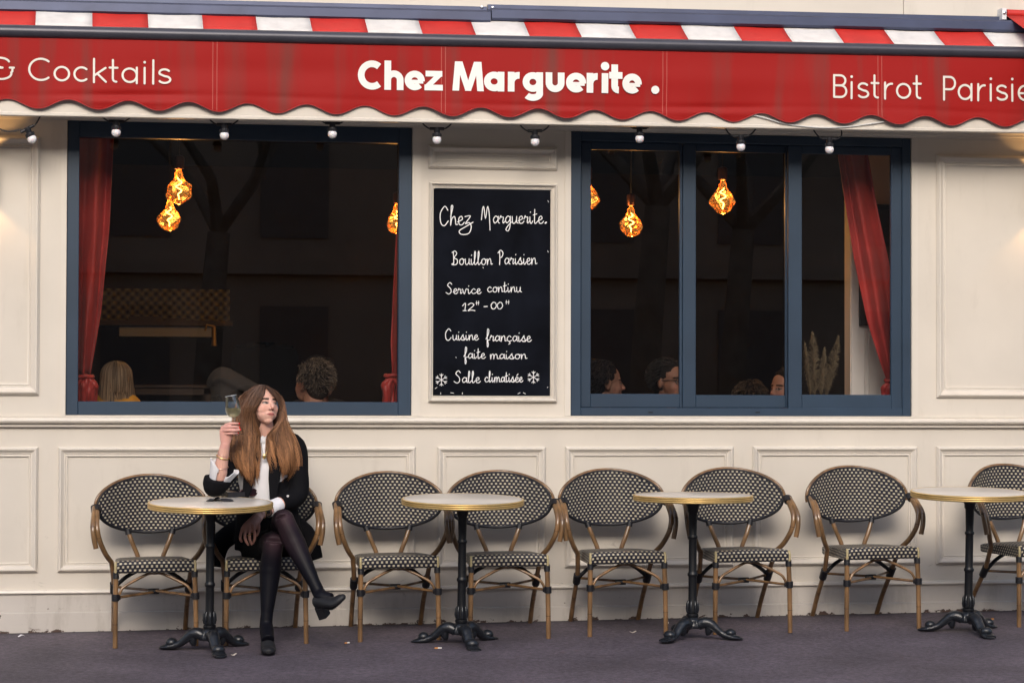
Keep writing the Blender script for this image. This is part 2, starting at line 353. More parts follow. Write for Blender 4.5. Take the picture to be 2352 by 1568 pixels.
def struct(name, mb, mats, smooth=0):
    o = obj(name, mb, mats, None, smooth, org=(0, 0, 0)); o['kind'] = 'structure'; return o
def dup(root, loc, rot, label, group):
    r = root.copy(); COL.objects.link(r); r.location = loc; r.rotation_euler = rot; r['label'] = label
    if group: r['group'] = group
    for ch in list(root.children):
        c = ch.copy(); COL.objects.link(c); c.parent = r
        for g in list(ch.children):
            d = g.copy(); COL.objects.link(d); d.parent = c
    return r
def catmull(pts, k=6):
    pts = [Vector(p) for p in pts]; out = []
    for i in range(len(pts)-1):
        p0 = pts[max(i-1, 0)]; p1 = pts[i]; p2 = pts[i+1]; p3 = pts[min(i+2, len(pts)-1)]
        for j in range(k):
            t = j/k
            out.append(0.5*((2*p1) + (p2-p0)*t + (2*p0-5*p1+4*p2-p3)*t*t + (3*p1-p0-3*p2+p3)*t**3))
    out.append(pts[-1]); return out
def lerps(vals, n):
    out = []
    for i in range(n):
        t = i/(n-1)*(len(vals)-1); a = int(min(t, len(vals)-2)); f = t-a
        q, w = vals[a], vals[a+1]
        out.append(tuple(q[k]*(1-f)+w[k]*f for k in range(2)) if isinstance(q, (tuple, list)) else q*(1-f)+w*f)
    return out
def remesh(mb, voxel, it=4, fac=0.5, name='body'):
    me = mb.mesh(name); o = bpy.data.objects.new('tmp', me); COL.objects.link(o)
    r = o.modifiers.new('r', 'REMESH'); r.mode = 'VOXEL'; r.voxel_size = voxel
    if it: s = o.modifiers.new('s', 'SMOOTH'); s.factor = fac; s.iterations = it
    dg = bpy.context.evaluated_depsgraph_get(); dg.update()
    out = bpy.data.meshes.new_from_object(o.evaluated_get(dg)); out.name = name
    bpy.data.objects.remove(o); bpy.data.meshes.remove(me)
    return out
def colour(me, fn, base):
    """vertex colours; fn(xyz array, rgb array) edits the array in place"""
    n = len(me.vertices); a = np.empty(n*3); me.vertices.foreach_get('co', a); a = a.reshape(n, 3)
    c = np.ones((n, 4)); c[:, :3] = base; fn(a, c)
    at = me.color_attributes.new('Col', 'FLOAT_COLOR', 'POINT'); at.data.foreach_set('color', c.ravel().astype(np.float32))
# ------------------------------------------------------------------ ground
mb = MB()
def pav(u, v):
    x = -9+u*24; y = 0.02-v*2.60
    return (x, y, GZ(x, y) + 0.004*math.sin(x*1.7+y*2.1)*min(1, v*3))
mb.grid(pav, 60, 12)
struct('pavement', mb, mPave, 180)
mKerb = M('kerb_stone', (0.30, 0.29, 0.28), 0.7, var=0.2, vscale=3, bump=0.3)
mb = MB()
for k in range(24):
    x = -9+k; a = GZ(x, -2.58); b = GZ(x+1, -2.58)
    v = [(x+.003, -2.58, a-.3), (x+.997, -2.58, b-.3), (x+.997, -2.88, b-.3), (x+.003, -2.88, a-.3), (x+.003, -2.58, a+.002), (x+.997, -2.58, b+.002), (x+.997, -2.88, b), (x+.003, -2.88, a)]
    mb.add(v, [(0, 1, 2, 3), (4, 7, 6, 5), (0, 4, 5, 1), (1, 5, 6, 2), (2, 6, 7, 3), (3, 7, 4, 0)])
struct('kerb', mb, mKerb)
mb = MB(); mb.add([(-200, -2.7, -.28), (200, -2.7, -.28), (200, -260, -.28), (-200, -260, -.28)], [(0, 3, 2, 1)])
struct('road', mb, mRoad)

# ------------------------------------------------------------------ restaurant front
ZS, ZT = 1.1554, 2.7348                          # sill and head of both windows
A0, A1 = PX(151.3), PX(945.4); B0, B1 = PX(1310.7), PX(2093.5)
facade = thing('restaurant_front', 'cream panelled bistro front with two dark blue windows behind the chairs', 'shop front', (2.3, 0, 0))
mb = MB(); T = 0.24
mb.box(-4, 10, 0, T, -0.7, ZS); mb.box(-4, A0, 0, T, ZS, ZT); mb.box(A1, B0, 0, T, ZS, ZT); mb.box(B1, 10, 0, T, ZS, ZT)
mb.box(-4, 10, 0, T, ZT, 3.0)
obj('wall', mb, mWall, facade, 0)
mb = MB(); zj = P(2075, 30, -.05).x
mb.box(-4, zj-.002, -.05, T, 3.0, 7.5); mb.box(zj+.002, 10, -.05, T, 3.0, 7.5); mb.box(zj-.003, zj+.003, -.04, T-.01, 3.0, 7.5)
obj('upper_wall', mb, mWall, facade, 0)
# plinth boards
mb = MB()
mb.box(-4, 10, -.022, .0, -0.7, .0985); mb.prism([(-.022, .0985), (-.022, .103), (-.012, .108), (0, .108), (0, .0985)], -4, 10)
obj('plinth', mb, mWear, facade, 0)
mb = MB(); mb.box(-4, 10, -.011, 0, .1085, .206)
obj('skirting', mb, mWear, facade, 0)
mb = MB(); mb.prism([(0, .2065), (-.024, .2065), (-.026, .212), (-.022, .222), (-.012, .226), (0, .227)], -4, 10)
obj('skirting_moulding', mb, mTrim, facade, 0)
# sill ledge under the windows
mb = MB(); zl = 1.095
prof = [(0, zl-.002), (-.022, zl-.002), (-.024, zl+.010), (-.018, zl+.0125)] + \
       [(-.018-.030*math.sin(a), zl+.032-.019*math.cos(a)) for a in [math.pi*k/10 for k in range(11)]] + \
       [(-.020, zl+.053), (-.020, zl+.0595), (0, zl+.0600)]
mb.prism(prof, -4, 10)
obj('ledge', mb, mTrim, facade, 40)
# moulded panel frames: a mitred bead swept round a rectangle
def frame_mb(x0, x1, z0, z1, y=0.0, w=.055, deep=.026):
    prof = [(0, 0), (0, .010), (.10, .016), (.20, deep), (.32, deep*1.0), (.50, .016), (.66, .012), (.72, .013), (.78, .007), (.90, .010), (1, .008), (1, 0)]
    mb = MB(); n = len(prof); vs = []
    for (sx, sz) in ((0, 0), (1, 0), (1, 1), (0, 1)):
        for (t, d) in prof:
            x = (x0+t*w) if sx == 0 else (x1-t*w); z = (z0+t*w) if sz == 0 else (z1-t*w)
            vs.append((x, y-d, z))
    fs = []
    for k in range(4):
        j = (k+1) % 4
        for i in range(n-1): fs.append((k*n+i, k*n+i+1, j*n+i+1, j*n+i))
    return mb.add(vs, fs)
zb0, zb1 = PZ(400, 1310.5), PZ(400, 1025.5)
for a, b in ((-2.1, PX(89.5)), (PX(135), PX(955)), (PX(1004), PX(1253.5)), (PX(1298), PX(1684)), (PX(1728.5), PX(2105)), (PX(2149), PX(2149)+1.75)):
    obj('panel_moulding', frame_mb(a, b, zb0, zb1, w=.052), mTrim, facade, 30)
zu0, zu1 = PZ(60, 907), PZ(60, 313)
for a, b in ((-2.1, PX(90)), (PX(2150), PX(2150)+1.75)):
    obj('panel_moulding', frame_mb(a, b, zu0, zu1, w=.062), mTrim, facade, 30)
obj('panel_moulding', frame_mb(PX(982), PX(1278.5), PZ(1130, 389), PZ(1130, 337), w=.05), mTrim, facade, 30)
# flat architraves beside the windows
for a, b in ((PX(138.5), A0-.001), (A1+.001, PX(965.5)), (PX(1296.5), B0-.001), (B1+.001, PX(2108))):
    mb = MB(); mb.box(a, b, -.007, 0, ZS+.001, ZT+.0); obj('architrave', mb, mTrim, facade, 0)
# fascia board that hides the festoon cable, soffit above it, small cornice on the wall
FZ = lambda x: 2.7245+.0046*(x-2.3)
mb = MB()
for (x0, x1) in ((-4, 10),):
    vs = []
    for x in (x0, x1):
        f = FZ(x)
        vs += [(x, -.362, f+.022), (x, -.367, f+.016), (x, -.367, f+.004), (x, -.362, f), (x, -.337, f), (x, -.337, f+.33), (x, -.362, f+.33)]
    n = 7
    mb.add(vs, [(i, (i+1) % n, n+(i+1) % n, n+i) for i in range(n)] + [tuple(range(n)), tuple(range(n, 2*n))])
mb.box(-4, 10, -.3365, -.001, 2.90, 2.95)
obj('fascia', mb, mTrim, facade, 0)
mb = MB()
mb.prism([(0, ZT+.001), (-.012, ZT+.001), (-.014, ZT+.012), (-.022, ZT+.016), (-.024, ZT+.028), (-.05, ZT+.036), (-.055, ZT+.06), (0, ZT+.06)], -4, 10)
obj('cornice', mb, mTrim, facade, 30)

# windows ------------------------------------------------------------
def rect_frame(mb, x0, x1, z0, z1, wl, wr, wb, wt, y0, y1, mi=0):
    mb.box(x0, x0+wl, y0, y1, z0, z1, mi); mb.box(x1-wr, x1, y0, y1, z0, z1, mi)
    mb.box(x0+wl, x1-wr, y0+.0004, y1-.0004, z0, z0+wb, mi); mb.box(x0+wl, x1-wr, y0+.0004, y1-.0004, z1-wt, z1, mi)
def bev(o, w=.003):
    b = o.modifiers.new('bevel', 'BEVEL'); b.width = w; b.segments = 1; b.limit_method = 'ANGLE'
mb = MB(); gx0, gx1 = P(180, 700, .05).x, P(913.5, 700, .05).x; gz0, gz1 = P(500, 922.5, .05).z, P(500, 322, .05).z
rect_frame(mb, A0+.001, A1-.001, ZS+.001, ZT-.001, gx0-A0, A1-gx1, gz0-ZS, ZT-gz1, .008, .075)
w1 = obj('window', mb, mBlue, facade, 0, label='wide fixed window with a single pane'); bev(w1)
mb = MB(); mb.box(gx0-.005, gx1+.005, .052, .058, gz0-.005, gz1+.005)
p = MB(); p.add([(gx0-.005, .055, gz0-.005), (gx1+.005, .055, gz0-.005), (gx1+.005, .055, gz1+.005), (gx0-.005, .055, gz1+.005)], [(0, 1, 2, 3)])
obj('pane', p, mPane, w1, 0)
mb = MB()
rect_frame(mb, B0+.001, B1-.001, ZS+.001, ZT-.001, .058, .05, .045, .05, .006, .10)
w2 = obj('window', mb, mBlue, facade, 0, label='three-light sliding window'); bev(w2)
def sash(pxo0, pxo1, pxg0, pxg1, ys, pyb, top=350, pyo=936):
    m_ = MB(); x0, x1, a, b = [P(q, 700, ys).x for q in (pxo0, pxo1, pxg0, pxg1)]
    z0 = P(1700, pyo, ys).z; gz = P(1700, pyb, ys).z; gt = P(1700, top, ys).z
    rect_frame(m_, x0, x1, z0, ZT-.052, a-x0, x1-b, gz-z0, ZT-.052-gt, ys, ys+.03)
    s_ = obj('sash', m_, mBlue, w2, 0); bev(s_)
    q = MB(); yy = ys+.017
    q.add([(a-.004, yy, gz-.004), (b+.004, yy, gz-.004), (b+.004, yy, gt+.004), (a-.004, yy, gt+.004)], [(0, 1, 2, 3)])
    obj('pane', q, mPane, w2, 0)
sash(1334, 1567, 1357, 1561, .060, 905)
sash(1568, 1812, 1598.5, 1804, .0605, 907)
sash(1811, 2072, 1842, 2047, .022, 905.5, pyo=938)
# drain slots
for q in (1494, 1740): x = P(q, 946, .006).x; z = P(q, 946.5, .006).z; mb = MB(); mb.box(x-.013, x+.013, .0035, .0058, z-.003, z+.003); obj('drain_slot', mb, mIron, w2, 0)

# ------------------------------------------------------------------ dining room behind the panes
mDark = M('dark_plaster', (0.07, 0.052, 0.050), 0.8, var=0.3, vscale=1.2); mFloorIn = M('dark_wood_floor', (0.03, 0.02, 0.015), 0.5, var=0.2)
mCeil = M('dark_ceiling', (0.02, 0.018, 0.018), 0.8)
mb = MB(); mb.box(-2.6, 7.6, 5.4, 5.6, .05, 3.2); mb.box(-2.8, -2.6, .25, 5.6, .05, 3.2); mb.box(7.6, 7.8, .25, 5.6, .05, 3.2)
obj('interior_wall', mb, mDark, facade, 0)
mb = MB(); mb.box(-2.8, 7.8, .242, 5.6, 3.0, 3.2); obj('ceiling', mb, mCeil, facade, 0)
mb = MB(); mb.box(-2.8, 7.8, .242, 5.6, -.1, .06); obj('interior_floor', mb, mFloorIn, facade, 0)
# white panelled return wall seen behind the right curtain
mWhiteIn = M('white_paint_inside', (0.84, 0.82, 0.80), 0.5)
mb = MB(); ya = .62; x0, x1 = P(1954, 800, ya).x, P(2110, 800, ya).x
mb.box(x0, x1, ya, ya+.12, .06, 3.0); mb.box(x0-.006, x0+.045, ya-.012, ya, .06, 3.0); mb.box(x0-.002, x0+.012, ya-.022, ya-.012, .06, 3.0)
obj('interior_pilaster', mb, mWhiteIn, facade, 0)
xa, xb = P(1984, 800, ya).x, P(2075, 800, ya).x
obj('panel_moulding', frame_mb(xa, xb, .3, P(2000, 756, ya).z, y=ya, w=.035, deep=.015), mWhiteIn, facade, 30)
mFrameB = M('black_picture', (0.012, 0.012, 0.015), 0.3)
mb = MB(); xa, xb = P(1973, 700, ya).x, P(2060, 700, ya).x; za, zb = P(2000, 748, ya).z, P(2000, 470, ya).z
rect_frame(mb, xa, xb, za, zb, .03, .03, .03, .03, ya-.03, ya-.001); mb.box(xa+.03, xb-.03, ya-.012, ya-.001, za+.03, zb-.03)
tag(obj('picture', mb, mFrameB, None, 0), 'black framed picture hanging on the white panelled wall behind the red curtain', 'picture')

# ------------------------------------------------------------------ striped awning
AW = thing('awning', 'red and white striped awning with red scalloped valance lettered with the bistro name', 'awning', (2.3, -.3, 2.75))
TL = .0060                                         # it hangs a hair out of level
def zt(z, x): return z + TL*(x-P(1176, 100, -.38).x)
BZ = P(1176, 97, -.38).z; XL, XR = -1.6, 6.6
mb = MB(); mb.tube([(x, -.38, zt(BZ, x)) for x in (XL, 0, 2, 4, XR)], .0345, 20)
obj('front_bar', mb, mDarkBar, AW, 60)
# fabric: alternating stripes, one mesh, two materials
HZ = P(1176, 54, -.215).z
bx = [P(q, 90, -.38).x for q in (81, 212, 341, 467, 592, 718, 846, 971, 1094, 1217, 1337, 1462, 1582, 1705, 1821, 1939, 2055, 2171, 2285)]
st = (bx[-1]-bx[0])/18
edges = [bx[0]-k*st for k in range(8, 0, -1)] + bx + [bx[-1]+k*st for k in range(1, 6)]
mb = MB()
for k in range(len(edges)-1):
    a, b = edges[k], edges[k+1]
    if b < XL or a > XR: continue
    red = (k-8) % 2 == 1
    N = 6
    def fab(u, v, a=a, b=b):
        x = a+(b-a)*u; y = -.385+.25*v; z = zt(BZ+.030, x)+.58*.25*v - .006*math.sin(math.pi*v)*(0.6+0.4*math.sin(x*7)) + .0025*math.sin(x*23)*v
        return (x, y, z)
    mb.grid(fab, N, 5, 0 if red else 1)
o = obj('canopy_fabric', mb, [mRedTop, mWhiteTop], AW, 180, fix=False)
s_ = o.modifiers.new('t', 'SOLIDIFY'); s_.thickness = .0015
def housing(x0, x1, dz, name='cassette'):
    m_ = MB(); vs = []
    prof = [(-.05, .100), (-.085, .098), (-.088, .066), (-.200, .060), (-.215, .048), (-.218, .004), (-.205, -.008), (-.05, -.010)]
    base = P(1176, 46.0, -.215).z + dz
    for x in (x0, x1): vs += [(x, y, zt(base+z, x)) for y, z in prof]
    n = len(prof)
    m_.add(vs, [(i, (i+1) % n, n+(i+1) % n, n+i) for i in range(n)] + [tuple(range(n)), tuple(range(n, 2*n))])
    return obj(name, m_, mSteelBlue, AW, 30)
xj = P(1128, 40, -.215).x
housing(XL, xj-.002, -.009); housing(xj+.004, XR, .004)
for dx in (-.03, .03): mb = MB(); mb.lathe([(.008, 0), (.008, .004), (.004, .006)], 10, (xj+dx, -.089, zt(P(1176, 46, -.215).z+.084, xj)), axis=(0, -1, 0)); obj('screw', mb, M('zinc', (.6, .6, .6), .3, 1.0), AW)
# valance
sx0 = P(87, 249, -.40).x; sx1 = P(2311, 290, -.40).x; per = (sx1-sx0)/17
zv0, zv1 = P(87, 238.5, -.40).z, P(2311, 280.5, -.40).z
def vbot(x): return zv0+(zv1-zv0)*(x-sx0)/(sx1-sx0) - .0245*math.cos(2*math.pi*(x-sx0)/per)
def vy(x, z, top, bot):
    t = max(0, min(1, (top-z)/(top-bot)))
    hz = z-(zv0+(zv1-zv0)*(x-sx0)/(sx1-sx0)); k = (.5+.5*math.sin(x*2.3+1.1))*(.5+.5*math.sin(x*5.9))
    return -.390 - .009*t*math.sin(x*3.1+.6) - .005*t*t*math.sin(x*9.7+t*2) + .004*t + (.0015+.007*k)*math.exp(-((hz-.052-.012*math.sin(x*1.9))/.014)**2) - .006*k*math.exp(-((hz-.018)/.016)**2) + .004*math.sin(x*1.3+.4)*math.exp(-((hz-.20)/.06)**2)
def vsurf(x, z):
    top = zt(BZ, x); return vy(x, z, top, vbot(x))
mb = MB(); nx = 560
def val(u, v):
    x = XL+(XR-XL)*u; top = zt(BZ, x); bot = vbot(x); z = top+(bot-top)*v
    return (x, vy(x, z, top, bot), z)
mb.grid(val, nx, 40)
val_o = obj('valance', mb, mRed, AW, 180, fix=False)
s_ = val_o.modifiers.new('t', 'SOLIDIFY'); s_.thickness = .002; s_.offset = 1
mb = MB(); mPipe = M('red_piping', (0.36, 0.010, 0.008), .6)
mb.tube([(XL+(XR-XL)*k/nx, vsurf(XL+(XR-XL)*k/nx, vbot(XL+(XR-XL)*k/nx)+.004)-.001, vbot(XL+(XR-XL)*k/nx)+.002) for k in range(nx+1)], .0030, 6)
obj('piping', mb, mPipe, val_o, 60)

# ---- stroke lettering ------------------------------------------------
def strip(mb, pts, w, place, lift, closed=False, rnd=True):
    """flat ribbon along a 2-D polyline; place(u, v, lift) -> world point"""
    P2 = [Vector((p[0], p[1])) for p in pts]
    out = [P2[0]]
    for q in P2[1:]:
        if (q-out[-1]).length > 1e-6: out.append(q)
    P2 = out; n = len(P2)
    if n < 2:
        c = P2[0]; vs = [place(c.x+w/2*math.cos(a), c.y+w/2*math.sin(a), lift) for a in [2*math.pi*k/16 for k in range(16)]]
        mb.add(vs, [tuple(range(16))]); return
    L = []; Rr = []
    for i in range(n):
        a = P2[(i-1) % n] if (closed or i) else None; b = P2[(i+1) % n] if (closed or i < n-1) else None
        d1 = (P2[i]-a).normalized() if a is not None else None; d2 = (b-P2[i]).normalized() if b is not None else None
        d1 = d1 or d2; d2 = d2 or d1
        nn = Vector((-(d1+d2).y, (d1+d2).x))
        nn = nn.normalized() if nn.length > 1e-6 else Vector((-d1.y, d1.x))
        k = 1/max(.5, nn.dot(Vector((-d1.y, d1.x))))
        L.append(P2[i]+nn*(w/2*k)); Rr.append(P2[i]-nn*(w/2*k))
    vs = [place(q.x, q.y, lift+i*.000006) for i, q in enumerate(L)] + [place(q.x, q.y, lift+i*.000006) for i, q in enumerate(Rr)]
    fs = [(i, i+1, n+i+1, n+i) for i in range(n-1)] + ([(n-1, 0, n, 2*n-1)] if closed else [])
    mb.add(vs, fs)
    if rnd and not closed:
        for c, d in ((P2[0], P2[0]-P2[1]), (P2[-1], P2[-1]-P2[-2])):
            lift += .00002 if c is P2[0] else n*.000006
            a0 = math.atan2(d.y, d.x)
            vs = [place(c.x+w/2*math.cos(a0+t), c.y+w/2*math.sin(a0+t), lift) for t in [-math.pi/2+math.pi*k/8 for k in range(9)]]
            mb.add(vs, [tuple(range(9))])
def arc(cx, cy_, rx, ry, a0, a1, n=22): return [(cx+rx*math.cos(R(a0+(a1-a0)*k/n)), cy_+ry*math.sin(R(a0+(a1-a0)*k/n))) for k in range(n+1)]
def glyph(c, x0, x1, xh, cap, w, desc):
    """single-stroke geometric letters: list of (polyline, closed)"""
    h = w/2; a, b = x0+h, x1-h; m = (a+b)/2; lo, xt, ct = h, xh-h, cap-h; rx, ry = (b-a)/2, (xt-lo)/2; my = (lo+xt)/2
    if c == 'o': return [(arc(m, my, rx, ry, 0, 360)[:-1], 1)]
    if c == 'c': return [(arc(m+rx*.12, my, rx*1.12, ry, 48, 312), 0)]
    if c == 'C': return [(arc(m+rx*.18, (lo+ct)/2, rx*1.18, (ct-lo)/2, 50, 310, 30), 0)]
    if c == 'e': q = .55 if w > 30 else 1; k = my-.02*xh-(w*.12 if w > 30 else 0); return [([(a+.1*rx, k), (b+(h*.55 if w > 30 else 0), k)], 0, q), (arc(m, my, rx, ry, 0 if w < 30 else -6, 318, 28), 0, 1)]
    if c == 'a': return [(arc(m, my, rx, ry, 0, 360)[:-1], 1), ([(b, xh), (b, 0)], 0)]
    if c == 'h': return [([(a, cap), (a, 0)], 0), ([(a, my)] + arc(m, xt-rx, rx, rx, 180, 0, 14) + [(b, 0)], 0)]
    if c == 'n': return [([(a, xh), (a, 0)], 0), ([(a, my)] + arc(m, xt-rx, rx, rx, 180, 0, 14) + [(b, 0)], 0)]
    if c == 'u': return [([(a, xh)] + arc(m, lo+rx, rx, rx, 180, 360, 14) + [(b, xh)], 0)]
    if c == 'r': return [([(a, xh), (a, 0)], 0), ([(a, my*.95)] + arc(a+(b-a)*.95, lo+(xt-lo)*.42, (b-a)*.95, (xt-lo)*.58, 180, 85, 12), 0)]
    if c == 'i': return [([((x0+x1)/2, xh), ((x0+x1)/2, 0)], 0), ([((x0+x1)/2, xh+(cap-xh)*.72)], 0)]
    if c == 'l': return [([((x0+x1)/2, cap), ((x0+x1)/2, 0)], 0)]
    if c == 't':
        s = x0+(x1-x0)*.42; return [([(s, cap*.97), (s, lo+.22*xh)] + arc(s+.2*xh, lo+.2*xh, .2*xh, .2*xh, 180, 275, 8), 0), ([(x0, xh-h*.6), (x1, xh-h*.6)], 0)]
    if c == 'k': return [([(a, cap), (a, 0)], 0), ([(b, xt), (a+h*.5, my*.88)], 0), ([(a+(b-a)*.30, my*1.10), (b+h*.4, lo*.6)], 0)]
    if c == 's': return [(arc(m, lo+ry*1.5, rx*.92, ry*.5, 35, 205, 12) + [(m, my)] + arc(m, lo+ry*.5, rx, ry*.5, 60, -150, 14), 0)]
    if c == 'g': return [(arc(m, my, rx, ry, 0, 360)[:-1], 1), ([(b, xh)] + [(b, 0)] + arc(m, -desc+h+rx*.62, rx, rx*.62, 0, -150, 14), 0)]
    if c == 'B':
        ym = cap*.53; return [([(a, lo), (a, ct)] + arc(a+(b-a)*.52, (ym+ct)/2, (b-a)*.40, (ct-ym)/2, 90, -90, 12) + [(a, ym)], 0), ([(a, ym)] + arc(a+(b-a)*.55, (lo+ym)/2, (b-a)*.45, (ym-lo)/2, 90, -90, 12) + [(a, lo)], 0)]
    if c == 'P': ym = cap*.44; return [([(a, 0), (a, ct)] + arc(a+(b-a)*.55, (ym+ct)/2, (b-a)*.45, (ct-ym)/2, 90, -90, 12) + [(a, ym)], 0)]
    if c == '&': return [([(b, lo+.50*cap), (b-.02*rx, lo+.34*cap)] + arc(m-.1*rx, lo+.25*cap, rx*1.0, .25*cap, 10, -190, 20) + [(m-.55*rx, my+.18*cap), (m+.1*rx, my+.2*cap)], 0), (arc(m-.1*rx, ct-.20*cap, rx*.8, .20*cap, 15, 265, 18) + [(m+.1*rx, my+.2*cap)], 0), ([(m+.75*rx, lo+.50*cap), (b+rx*.12, lo+.5*cap)], 0)]
    return []
def valance_text(name, items, px_off, base_fn, xh, cap, w, desc, mat, rnd, label):
    """items: (char, x0, x1) in the enlarged view of the photo (3 px per photo px)"""
    m_ = MB(); lift = [0]; kpx = .001/1.0
    for (c, x0, x1) in items:
        q0 = P(px_off+x0/3, base_fn(x0)/3, -.41); q1 = P(px_off+x1/3, base_fn(x1)/3, -.41)
        sc = (q1.x-q0.x)/(x1-x0); zb = (q0.z+q1.z)/2
        def place(u, v, lf, q0=q0, sc=sc, x0=x0, zb=zb):
            x = q0.x+(u-x0)*sc; z = zb+v*sc*0.985
            return (x, vsurf(x, z)-.0035-lf, z)
        if c == 'M':
            H, W_ = cap, x1-x0; s = w*1.0
            for quad in (((0, 0), (s, 0), (s+.055*W_, H), (.08*W_, H)), ((W_-s, 0), (W_, 0), (W_*.92, H), (W_*.92-s*.93, H)), ((.08*W_+s*.1, H), (.08*W_+s*1.12, H), (W_*.5+s*.48, 0), (W_*.5-s*.42, 0)), ((W_*.92-s*1.12, H), (W_*.92-s*.1, H), (W_*.5+s*.42, 0), (W_*.5-s*.48, 0))):
                lift[0] += .00025; m_.add([place(x0+u, v, lift[0]) for u, v in quad], [(0, 1, 2, 3)])
            continue
        if c == 'z':
            W_ = x1-x0
            for quad in (((.06*W_, xh-w*.86), (.97*W_, xh-w*.86), (.97*W_, xh), (.06*W_, xh)), ((0, 0), (W_, 0), (W_, w*.86), (0, w*.86)), ((0, w*.7), (.40*W_, w*.7), (.97*W_, xh-w*.7), (.57*W_, xh-w*.7))):
                lift[0] += .00025; m_.add([place(x0+u, v, lift[0]) for u, v in quad], [(0, 1, 2, 3)])
            continue
        if c == '.':
            lift[0] += .00025; strip(m_, [((x0+x1)/2, (x1-x0)/2)], x1-x0, place, lift[0]); continue
        for pts, cl, *wf in glyph(c, x0, x1, xh, cap, w, desc):
            lift[0] += .00025
            strip(m_, pts, w*(wf[0] if wf else 1) if len(pts) > 1 else w*1.28, place, lift[0], bool(cl), rnd)
    return obj(name, m_, mat, val_o, 0, label=label, fix=False)
valance_text('lettering', [('C', 117, 290), ('h', 300, 432), ('e', 440, 578), ('z', 576, 702)],
             784, lambda x: 611.5+.0160*x, 136, 203, 46, 62, mLetter, False, 'bold white first word of the bistro name on the valance')
valance_text('lettering', [('M', 768, 985), ('a', 985, 1126), ('r', 1150, 1252), ('g', 1252, 1392), ('u', 1410, 1540), ('e', 1550, 1690), ('r', 1693, 1790), ('i', 1797, 1843), ('t', 1848, 1940), ('e', 1940, 2074), ('.', 2140, 2196)],
             784, lambda x: 611.5+.0160*x, 136, 203, 46, 62, mLetter, False, 'bold white second word of the bistro name on the valance')
valance_text('lettering', [('&', -75, 92)],
             0, lambda x: 549+.0255*x, 111, 166, 14.5, 40, mLetterThin, True, 'thin cream ampersand at the left end of the valance')
valance_text('lettering', [('C', 193, 345), ('o', 368, 483), ('c', 505, 608), ('k', 640, 734), ('t', 755, 809), ('a', 837, 950), ('i', 989, 1004), ('l', 1048, 1064), ('s', 1088, 1181)],
             0, lambda x: 549+.0255*x, 111, 166, 14.5, 40, mLetterThin, True, 'thin cream word after the ampersand on the valance')
valance_text('lettering', [('B', 1042, 1140), ('i', 1162, 1177), ('s', 1208, 1291), ('t', 1307, 1354), ('r', 1392, 1453), ('o', 1474, 1579), ('t', 1596, 1646)],
             1568, lambda x: 657+.0160*x, 108, 160, 14, 40, mLetterThin, True, 'thin cream word right of the bold name on the valance')
valance_text('lettering', [('P', 1801, 1892), ('a', 1903, 2006), ('r', 2039, 2097), ('i', 2125, 2140), ('s', 2168, 2251), ('i', 2273, 2288), ('e', 2318, 2415), ('n', 2440, 2525)],
             1568, lambda x: 657+.0160*x, 108, 160, 14, 40, mLetterThin, True, 'thin cream word cut by the right picture edge on the valance')
# neighbouring open awning at the right edge
nx0 = P(2309, 35, -.10)
AW2 = thing('awning', 'plain red awning corner with white bracket at the upper right edge', 'awning', (nx0.x+.6, -.5, 2.9))
mb = MB()
def fab2(u, v): return (nx0.x+1.6*u, -.10-.85*v, nx0.z-.85*v*.39-.01*math.sin(math.pi*v))
mb.grid(fab2, 6, 8); o = obj('canopy_fabric', mb, mRedTop, AW2, 180, fix=False); s_ = o.modifiers.new('t', 'SOLIDIFY'); s_.thickness = .003
mb = MB(); mb.tube([(nx0.x+.005, -.10, nx0.z+.01), (nx0.x+1.6, -.10, nx0.z+.01)], .022, 14); obj('roller', mb, mRedTop, AW2, 60)
mb = MB(); mb.box(nx0.x-.03, nx0.x-.004, -.13, -.05, nx0.z-.03, nx0.z+.035); mb.lathe([(.010, 0), (.010, .006), (.004, .009)], 10, (nx0.x-.017, -.13, nx0.z+.008), axis=(0, -1, 0), mi=1)
obj('bracket', mb, [M('white_metal', (.7, .7, .7), .4), M('zinc', (.6, .6, .6), .3, 1)], AW2)

# slack white cable below the valance
cb = [P(q, y, -.373) for q, y in ((1727, 264), (1760, 272), (1800, 284), (1850, 291), (1900, 293.5), (1950, 291), (2000, 284.5), (2035, 279))]
mb = MB(); mb.tube(catmull(cb, 5), .0036, 8); tag(obj('cable', mb, M('white_cable', (.62, .62, .60), .4)), 'thin slack white cable sagging across the cream fascia below the valance', 'cable')

